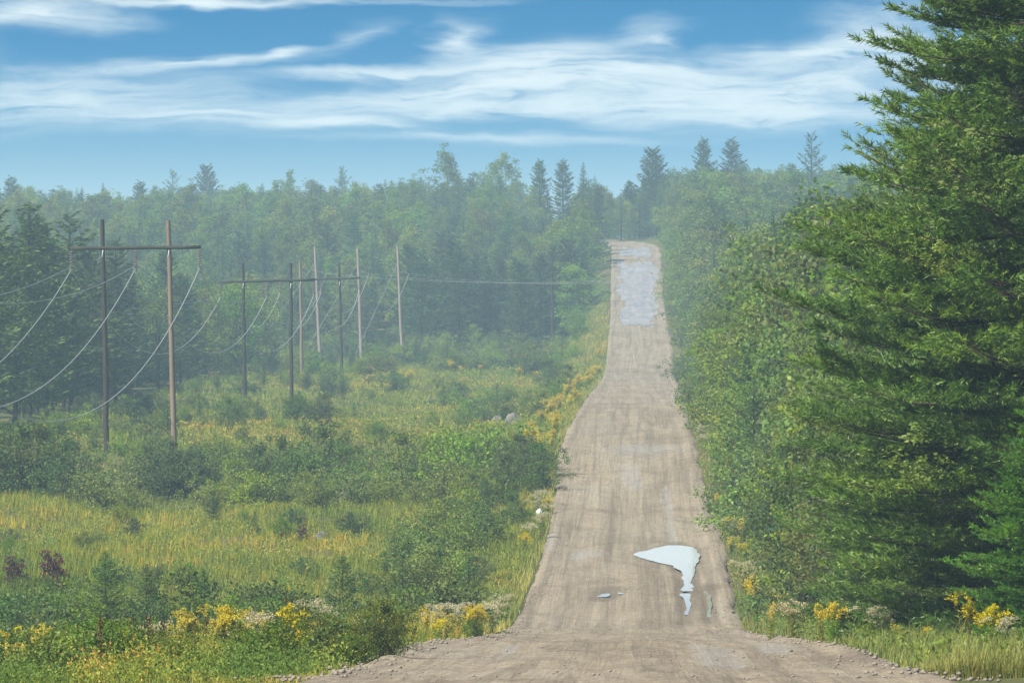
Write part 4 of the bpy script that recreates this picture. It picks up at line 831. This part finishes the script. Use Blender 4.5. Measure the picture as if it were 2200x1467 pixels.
for px in list(range(-10, 170, 30))+[196, 310, 345, 385, 412]: shrub('A', px+r.uniform(-10, 10), 308+r.uniform(-5, 8), r.uniform(3.0, 4.1) if px < 170 else r.uniform(1.6, 2.0) if px < 280 else r.uniform(2.3, 3.0), 'dark alder shrub in the left clump at the foot of the nearest frame', 'left clump of dark alders', wide=1.05)
for px in list(range(565, 700, 42)): shrub('A', px+r.uniform(-8, 8), 309+r.uniform(-5, 7), r.uniform(2.6, 3.5), 'dark alder shrub in the middle clump beyond the grassy field', 'middle clump of dark alders', wide=1.0)
for px in [745, 780, 860, 900, 985]: shrub('A', px+r.uniform(-10, 10), 312+r.uniform(-6, 9), r.uniform(2.2, 3.3), 'dark alder shrub in the right clump beyond the grassy field', 'right clump of dark alders', wide=1.0, color=tint_rand(r, (1.3, 1.22, 1), .2))
for px in (470, 520): shrub('S', px, 330+r.uniform(-8, 10), 1.8, 'green shrub in the gap between the alder clumps', 'shrubs between the alder clumps')
for px in (190, 215, 265, 440, 470, 545, 575, 640, 665, 700, 760, 790, 835, 900, 940, 960, 1000): shrub('L', px+r.uniform(-9, 9), 297+r.uniform(-4, 4), r.uniform(1.0, 1.9), 'bright green shrub in front of the alder clumps', 'bright shrubs before the alders', wide=1.15)
for px, d, H in ((1010, 298, 2.9), (1040, 302, 2.4), (985, 305, 2.8), (1060, 310, 2.3)): shrub('L', px, d, H, 'tall bright shrub between the alders and the road', 'tall bright shrubs near the road')
for px, d, H in ((1150, 296, 2.0), (1130, 292, 2.2), (1105, 300, 2.2), (1160, 288, 1.6), (1085, 292, 2.0)): shrub('A', px, d, H, 'dark round shrub crowding the left road edge', 'dark shrubs at the left road edge', wide=1.1)
for k in range(30):
    d = 205+80*(k+r.random())/30; x = -half_l(d)-r.uniform(1.75, 5.4); shrub(r.choice(['S', 'S', 'L', 'A']), VX+FPX*x/d, d, r.uniform(1.1, 2.0), f"leafy shrub in the left verge thicket {'before the litter bag' if d < 235 else 'around the litter bag' if d < 268 else 'behind the litter bag'}, {'at the gravel' if x > -6.3 else 'back from the gravel'}", 'thicket on the left verge')
for k in range(44):
    px = r.uniform(20, 1010); d = 172+r.uniform(-7, 16)
    if px > 1060-abs(d-172)*2: continue
    shrub(r.choice(['S', 'S', 'A', 'S']), px, d, r.uniform(1.0, 1.9) if px < 600 else r.uniform(.9, 1.6), 'bushy green shrub in the dip behind the flowering verge', 'shrubs in the dip behind the near verge')
for px, d, ty, lb in ((225, 176, 1185, 'feathery larch sapling, left of the pair before the grassy field'), (312, 171, 1212, 'feathery larch sapling, right of the pair before the grassy field')):
    put('larch_sapling', SAP[2], (PX(px, d), d), r.random()*6, ((LY-ty)*d/FPX-float(ground_z(PX(px, d), d)))/3.2, lb, 'sapling', None, (1.25, 1.35, 1.0))
for px, d, ty, lb in ((436, 172, 1225, 'dark young spruce in the dip, left of the bright weeds'), (866, 186, 1192, 'slim dark young spruce in the middle of the near thicket'), (1008, 192, 1198, 'bushy young fir near the left road edge'), (545, 262, 1098, 'young spruce standing alone in the grassy field'), (458, 282, 1052, 'thin young spruce at the back of the grassy field'),
                      (38, 172, 1275, 'small dark fir at the left edge near the verge'), (735, 178, 1195, 'thin pale larch sapling left of the slim spruce')):
    put('spruce_sapling', SAP[2] if 'thin' in lb else SAP[1], (PX(px, d), d), r.random()*6, ((LY-ty)*d/FPX-float(ground_z(PX(px, d), d)))/(3.2 if 'thin' in lb else 2.1), lb, 'sapling', None, (.9, 1, .9))
for px, d, H, lb in ((28, 222, 1.3, 'dark red bush at the left edge of the grassy field'), (108, 226, 1.5, 'tall red-leaved bush in the grassy field, right of the dark red one'), (650, 258, .9, 'dull purple bush beside the pale boulder'), (122, 218, .8, 'low red-leaved bush below the tall one')): shrub('R', px, d, H, lb, None, (1, 1, 1) if px < 200 else (1.0, 2.2, 1.5))
for k in range(22): shrub('S', r.uniform(0, 1000), r.uniform(196, 285), r.uniform(.5, 1.1), 'low shrub scattered in the yellow-green grassy field', 'low shrubs in the grassy field')
# young conifers and bushes of the clearing under the line
k = 0
while k < 225:
    d = 352+(765-352)*r.random()**.8; x = r.uniform(-46, -6.2)
    px = VX+FPX*x/d
    if px < -30 or fbm(np.array(x*.08), np.array(d*.03), 2) < .42: continue
    u = r.random(); far_lift = smooth(520, 720, d)
    if u < .34: shrub('C', px, d, r.uniform(.8, 2.4)+far_lift, 'young conifer in the brushy clearing under the power line', 'young conifers in the clearing', (.95, 1.0, .95), name='spruce_sapling', cat='sapling', wide=1.2)
    elif u < .8: shrub('S', px, d, r.uniform(.7, 1.8)+far_lift*.8, 'green bush in the brushy clearing under the power line', 'bushes in the clearing', wide=1.15)
    else: shrub('L', px, d, r.uniform(.8, 1.7)+far_lift, 'bright green bush in the brushy clearing under the power line', 'bright bushes in the clearing')
    k += 1
for px, d, H, lb in ((1180, 560, 3.0, 'large round bush at the left road edge before the wood'), (1215, 520, 2.3, 'grey-green bush at the left road edge below the round one'), (1090, 415, 1.7, 'low dark bush beside the grey boulder'), (1165, 400, 1.6, 'low dark bush between the grey boulder and the road'), (690, 430, 2.3, 'dark bush at the foot of the second frame'), (640, 440, 2.2, 'dark green bush left of the second frame foot bush'), (490, 420, 2.2, 'dark bush right of the brown pole of the nearest frame'), (1150, 640, 3.4, 'pale green bush at the foot of the left wood')):
    shrub('A' if 'dark' in lb or 'grey' in lb or 'round' in lb else 'L', px, d, H, lb, None, None, 1.25)
for k in range(46):      # bushes and dwarf conifers that close the foot of both woods
    if k % 2: d = r.uniform(755, 785); x = r.uniform(-44, -7); shrub(r.choice(['A', 'S', 'L', 'C']), VX+FPX*x/d, d, r.uniform(1.6, 3.6), 'bush along the foot of the left wood', 'bushes at the foot of the left wood')
    else: d = r.uniform(380, 850); x = float(half_r(d))+r.uniform(.9, 2.2); shrub(r.choice(['A', 'S', 'A', 'L']), VX+FPX*x/d, d, r.uniform(1.2, 2.6), 'bush on the right road edge along the far wood', 'bushes on the far right verge')
for k in range(58):
    d = 150+235*((k+r.random())/58)**1.2; x = float(half_r(d))+r.uniform(1.25, 2.9)+.7*(d < 235); shrub(r.choice(['A', 'S', 'S', 'L', 'A']), VX+FPX*x/d, d, r.uniform(.9, 2.5)*(1 if d > 250 else .68), f"leafy bush on the right road edge {'before the big puddle' if d < 225 else 'beside the big puddle' if d < 255 else 'just past the big puddle' if d < 300 else 'at the top of the near rise'}", 'bushes on the near right verge')

# ------------------------------------------------------------------ flowers
def fl(kind, px, d, s_, lb, grp=None):
    lst = GOLD if kind == 'g' else PALE; x = PX(px, d)
    put('goldenrod' if kind == 'g' else 'boneset', lst[r.integers(len(lst))], (x, d), r.random()*6.28, s_, lb, 'wildflower', grp, tint_rand(r, amt=.06))
for px, d, s_, lb in ((520, 117, .75, 'bright goldenrod clump left of the weedy bank centre'), (552, 116, .7, 'bright goldenrod clump just right of another on the weedy bank'), (690, 124, .8, 'small goldenrod on the bank right of the bright pair'), (12, 108, .85, 'goldenrod cut by the lower left corner'), (1790, 121, .8, 'broad goldenrod clump on the right verge beside the gravel'), (1765, 123, .7, 'small goldenrod left of the broad clump on the right verge'), (2085, 104, .95, 'tall goldenrod at the lower right'), (2130, 102, .85, 'leaning goldenrod in the lower right beside the tall one'), (1655, 136, .7, 'goldenrod among pale blooms at the bend of the right verge'), (1985, 110, .6, 'low goldenrod below the young pine'), (1930, 113, .6, 'low goldenrod left of the one below the young pine'), (2112, 107, .95, 'goldenrod behind the tall one at the lower right')): fl('g', px, d, s_, lb)
for px, d, s_, lb in ((318, 120, 1.0, 'tall pale flower cluster on the left bank'), (350, 121, .9, 'pale flower cluster beside the tall one on the left bank'), (300, 113, .7, 'low pale flower cluster on the left bank'), (1705, 132, .95, 'cream flower clump on the right verge behind the gravel'), (1868, 118, .7, 'cream flower head right of the broad goldenrod'), (1905, 116, .65, 'cream flower head below the young pine'), (2150, 100, .6, 'pale flower at the lower right corner')): fl('p', px, d, s_, lb)
for k in range(10): fl('g', r.uniform(900, 1030), r.uniform(132, 150), r.uniform(.55, .8), 'goldenrod in the flower patch where the left verge meets the gravel', 'goldenrods in the flower patch')
for k in range(7): fl('p', r.uniform(870, 1030), r.uniform(134, 162), r.uniform(.65, 1.0), 'cream flower in the patch where the left verge meets the gravel', 'cream flowers in the flower patch')
for k in range(16): d = r.uniform(165, 285); fl(r.choice(['g', 'p', 'p']), VX+FPX*(-half_l(d)-r.uniform(.2, .9))/d, d, r.uniform(.7, 1.0), 'flower on the left gravel edge beside the thicket', 'flowers along the left gravel edge')
for k in range(28): d = r.uniform(300, 430); fl('g', VX+FPX*(-half_l(d)-r.uniform(.3, 2.4))/d, d, r.uniform(.8, 1.3), 'goldenrod in the yellow strip along the left road edge beyond the alders', 'goldenrods of the yellow strip')
for k in range(20): d = r.uniform(430, 640); fl('g', VX+FPX*(-half_l(d)-r.uniform(.3, 2.0))/d, d, r.uniform(.9, 1.4), 'goldenrod far along the left road edge', 'far goldenrods on the left verge')
for k in range(26): d = r.uniform(560, 720); x = r.uniform(-30, -9); fl('g', VX+FPX*x/d, d, r.uniform(.9, 1.5), 'goldenrod patch in the far brushy clearing', 'far goldenrods in the clearing')
for k in range(44): d = r.uniform(190, 640); fl(r.choice(['g', 'g', 'p']), VX+FPX*(float(half_r(d))+r.uniform(.25, .8))/d, d, r.uniform(.7, 1.1), 'flower at the right road edge under the bushes', 'flowers along the right road edge')
for k in range(90): px = r.uniform(0, 860); d = r.uniform(92, 140); shrub(r.choice(['S', 'S', 'L', 'A']), px, d, r.uniform(.35, .95), 'low leafy bush on the weedy left bank', 'low bushes on the left bank', tint_rand(r, (.85, .85, .7), .3))
for k in range(7): fl('p', r.uniform(0, 860), r.uniform(104, 138), r.uniform(.6, .9), 'pale flower scattered on the weedy left bank', 'pale flowers on the left bank')
for k in range(26): fl('g', r.uniform(0, 860), r.uniform(100, 130), r.uniform(.45, .65), 'short goldenrod scattered on the weedy left bank', 'short goldenrods on the left bank')
for k in range(18): fl('g', r.uniform(0, 700), r.uniform(97, 108), r.uniform(.6, .95), 'goldenrod along the bottom edge of the left bank', 'goldenrods at the bottom left')
for k in range(7): fl('p', r.uniform(0, 700), r.uniform(99, 110), r.uniform(.5, .75), 'pale flower along the bottom edge of the left bank', 'pale flowers at the bottom left')
for k in range(34): px = r.uniform(0, 720); d = r.uniform(97, 110); shrub(r.choice(['S', 'A', 'S', 'L']), px, d, r.uniform(.3, .7), 'low weedy bush along the bottom edge', 'low bushes at the bottom left', tint_rand(r, (.8, .85, .7), .3))
for k in range(60): put('dry_stalk', SPK[k % 2], (PX(r.uniform(10, 700), 108), 104+r.uniform(-10, 14)), r.random()*6, r.uniform(.9, 1.5), 'dark dry flower stalk in the weedy left foreground', 'weed', 'dry stalks in the left foreground')

# ------------------------------------------------------------------ grass and ground cover (uncountable)
def grass_patch(name, n, xy, hfun, wd, bend, tfun, label, seed):
    q = np.random.default_rng(seed); X_, Y_ = xy(n, q); m = len(X_); Z_ = ground_z(X_, Y_)-.03
    h = hfun(X_, Y_)*q.uniform(.55, 1.2, m); s = Soup(); blades(m, q, X_, Y_, Z_, h, wd*q.uniform(.6, 1.3, m)*(Y_/120)**.7, bend, np.clip(tfun(X_, Y_)+q.normal(0, .13, m), 0, 1), s, simple=seed in (2, 3))
    return obj(name, s.mesh(name, M_GRASS), kind='stuff', label=label)
def xy_left(y0, y1, pw, xl, xr_):
    def f(n, q):
        Y_ = y0+(y1-y0)*q.random(n)**pw; a = np.maximum(xl(Y_), -.1135*Y_-1); b = xr_(Y_); X_ = a+(b-a)*q.random(n); k = fbm(X_*.5, Y_*.35, 2) > .28; return X_[k], Y_[k]
    return f
grass_patch('grass', 26000, xy_left(80, 166, 1.15, lambda y: y*0-20, lambda y: -half_l(y)-.12), lambda x, y: (.22+.95*fbm(x*.35+5, y*.12, 3)**1.3)*(.4+.6*smooth(94, 108, y))*np.clip((-x-half_l(y))*.8+.25, .25, 1), .013, .75,
            lambda x, y: .46+1.8*(fbm(x*.32+8, y*.11+3, 3)-.46), 'tall mixed grass and weeds on the left foreground bank', 1)
grass_patch('grass', 100000, xy_left(164, 312, 1.0, lambda y: y*0-40, lambda y: -half_l(y)-.4), lambda x, y: .12+.95*fbm(x*.16, y*.06, 3)**1.3, .022, .5,
            lambda x, y: .33+1.2*(fbm(x*.13+2, y*.05+7, 4)-.5)+.20*smooth(262, 296, y)*smooth(-4, -9, x), 'yellow-green grass of the open field', 2)
grass_patch('grass', 60000, xy_left(310, 770, .9, lambda y: y*0-48, lambda y: -half_l(y)-.3), lambda x, y: .45+.4*fbm(x*.1, y*.03, 2), .022, .4,
            lambda x, y: .46+.9*(fbm(x*.06+9, y*.02+1, 3)-.5), 'yellowing grass of the brushy clearing under the power line', 3)
def xy_right(n, q):
    Y_ = 84+560*q.random(n)**2.2; X_ = half_r(Y_)+.10+2.6*q.random(n)**1.4; return X_, Y_
grass_patch('grass', 34000, xy_right, lambda x, y: (.25+.5*fbm(x*.3, y*.1, 2))*np.clip((x-half_r(y))*.9+.2, .2, 1), .016, .45, lambda x, y: .45+.5*(fbm(x*.3+4, y*.08, 2)-.5), 'yellow-green grass along the right road edge', 4)
def xy_verge(n, q):
    Y_ = 160+540*q.random(n)**1.3; X_ = -half_l(Y_)-.05-1.8*q.random(n)**1.5; return X_, Y_
grass_patch('grass', 22000, xy_verge, lambda x, y: .25+.35*fbm(x*.3, y*.1, 2), .018, .45, lambda x, y: .52+.5*(fbm(x*.3+4, y*.05, 2)-.5), 'yellowing grass along the left road edge', 5)
tussocks('grass_tussocks', 2100, 26, xy_left(99, 168, 1.1, lambda y: y*0-20, lambda y: -half_l(y)-.25), .72, lambda x, y: .66+2.0*(fbm(x*.4+8, y*.1+3, 3)-.48), 'tall golden and green grass tussocks on the left foreground bank', 21)
tussocks('grass_tussocks', 2600, 16, xy_left(168, 300, 1.0, lambda y: y*0-38, lambda y: -half_l(y)-.6), .75, lambda x, y: .42+1.3*(fbm(x*.14+2, y*.05+7, 3)-.5), 'taller grass tussocks scattered through the open field', 22, .09)
def cover(name, n, per, xy, size, hgt, tfun, label, seed, rad=.35):
    q = np.random.default_rng(seed); X_, Y_ = xy(n, q); m = len(X_); i = np.repeat(np.arange(m), per); k = m*per
    sc = q.uniform(.5, 1.3, m)[i]; dx = q.normal(0, rad, k)*sc; dy = q.normal(0, rad, k)*sc; hz = hgt*sc*q.random(k)**.7*np.exp(-(dx*dx+dy*dy)/(2*(rad*1.4)**2))
    x = X_[i]+dx; y = Y_[i]+dy; C = np.stack([x, y, ground_z(x, y)+hz], 1); S = size*q.uniform(.6, 1.3, k)
    V, F = leaf_quads(C, q.normal(size=(k, 3))+[0, 0, .35], S, S*q.uniform(.3, .6, k), q); s = Soup()
    s.add(V, F, np.repeat(np.clip(tfun(X_, Y_)[i]+q.normal(0, .12, m)[i]+q.normal(0, .1, k), 0, 1), 4)); return obj(name, s.mesh(name, M_COVER), kind='stuff', label=label)
cover('undergrowth', 6000, 22, xy_left(312, 775, .85, lambda y: y*0-48, lambda y: -half_l(y)-.8), .20, .75, lambda x, y: .37+1.1*(fbm(x*.07+1, y*.025+5, 3)-.5), 'low ferns and brush covering the clearing under the power line', 6, .45)
cover('undergrowth', 3600, 28, xy_left(80, 168, 1.0, lambda y: y*0-20, lambda y: -half_l(y)-.35), .06, .62, lambda x, y: .30+2.2*(fbm(x*.5+1, y*.16+5, 3)-.5), 'leafy weeds on the left foreground bank', 7, .22)
cover('undergrowth', 4200, 22, xy_left(166, 306, 1.0, lambda y: y*0-38, lambda y: -half_l(y)-.8), .11, .55, lambda x, y: .30+1.1*(fbm(x*.12+4, y*.04+5, 3)-.5), 'low leafy plants in the open field', 8, .3)
def xy_r2(n, q):
    Y_ = 86+420*q.random(n)**1.6; X_ = half_r(Y_)+.5+4.5*q.random(n); return X_, Y_
cover('undergrowth', 2400, 22, xy_r2, .10, .55, lambda x, y: .22+.5*(fbm(x*.3+1, y*.1+5, 3)-.5), 'low leafy plants under the trees along the right road edge', 9, .28)

# ------------------------------------------------------------------ boulders, litter
def boulder(px, d, w_, h_, lb, seed):
    q = np.random.default_rng(seed); nu, nv = 14, 9; u = np.arange(nu)*2*np.pi/nu; v = np.linspace(-.35, 1, nv)*np.pi/2
    U, Vv = np.meshgrid(u, v); ru = 1+.42*(fbm(np.cos(U)*1.6+seed, np.sin(U)*1.6+Vv*1.5+seed, 3)-.5)*2
    X_ = np.cos(U)*np.cos(Vv)**.9*ru*w_*.6; Y_ = np.sin(U)*np.cos(Vv)**.7*ru*w_*.42; Z_ = np.sin(Vv)*ru*h_
    idx = np.arange(nu*nv).reshape(nv, nu); F = np.stack([idx[:-1], np.roll(idx[:-1], -1, 1), np.roll(idx[1:], -1, 1), idx[1:]], -1).reshape(-1, 4)
    o = obj('boulder', mesh_np('boulder', np.stack([X_, Y_, Z_], -1).reshape(-1, 3), [F], M_STONE, smoothf=False)); x = PX(px, d)
    o.location = (x, d, float(ground_z(x, d))+.05); return set_kind(o, None, lb, 'boulder', 'boulders in the clearing')
boulder(1105, 398, 1.1, .85, 'pointed grey boulder in the clearing left of the road', 3)
boulder(1072, 436, 1.0, .6, 'low grey boulder farther back behind the pointed one', 5)
boulder(688, 262, .6, .38, 'small pale boulder in the grassy field', 7)
boulder(743, 304, .8, .45, 'grey boulder half hidden before the alder clumps', 9)
boulder(1198, 418, .7, .55, 'stone on the left road edge beyond the yellow strip', 11)
q = np.random.default_rng(5); pts = []; nu = 9
d = 266; x = PX(1160, d); U = np.linspace(0, 2*np.pi, 15)[:-1]
rings = []
for k, (rr, zz_) in enumerate(((.16, 0), (.22, .10), (.19, .22), (.08, .33), (.03, .38))): rings.append(np.stack([np.cos(U)*rr*(1+.25*q.normal(size=14)), np.sin(U)*rr*.8*(1+.25*q.normal(size=14)), zz_+.03*q.normal(size=14)], 1))
R_ = np.array(rings); idx = np.arange(70).reshape(5, 14); F = np.stack([idx[:-1], np.roll(idx[:-1], -1, 1), np.roll(idx[1:], -1, 1), idx[1:]], -1).reshape(-1, 4)
lt = obj('litter_bag', mesh_np('litter_bag', R_.reshape(-1, 3), [F], M_LITTER)); lt.scale = (.75, .75, .75); lt.location = (x, d, float(ground_z(x, d))+.35); set_kind(lt, None, 'white scrap of litter caught on the left road edge', 'litter')

# ------------------------------------------------------------------ haze
HZ = bpy.data.materials.new('haze'); HZ.use_nodes = True; nt = HZ.node_tree; nt.nodes.clear()
pv = nt.nodes.new('ShaderNodeVolumePrincipled'); pv.inputs['Color'].default_value = (.52, .77, 1.0, 1); pv.inputs['Density'].default_value = 0.00039; pv.inputs['Anisotropy'].default_value = .0
om = nt.nodes.new('ShaderNodeOutputMaterial'); nt.links.new(pv.outputs[0], om.inputs['Volume'])
lo = float(GZ.min())-1.0; hi = 26.0
bxv = np.array([[sx_, sy_, sz_] for sx_ in (-2520, 2520) for sy_ in (-260, 5520) for sz_ in (lo, hi)])
bxf = np.array([[0,1,3,2],[4,6,7,5],[0,4,5,1],[2,3,7,6],[0,2,6,4],[1,5,7,3]])
obj('haze', mesh_np('haze', bxv, [bxf], HZ), kind='stuff', label='thin blue summer haze filling the air')
print('trees', CNT, 'tris', sum(len(m.loops)-2*len(m.polygons) for m in bpy.data.meshes))
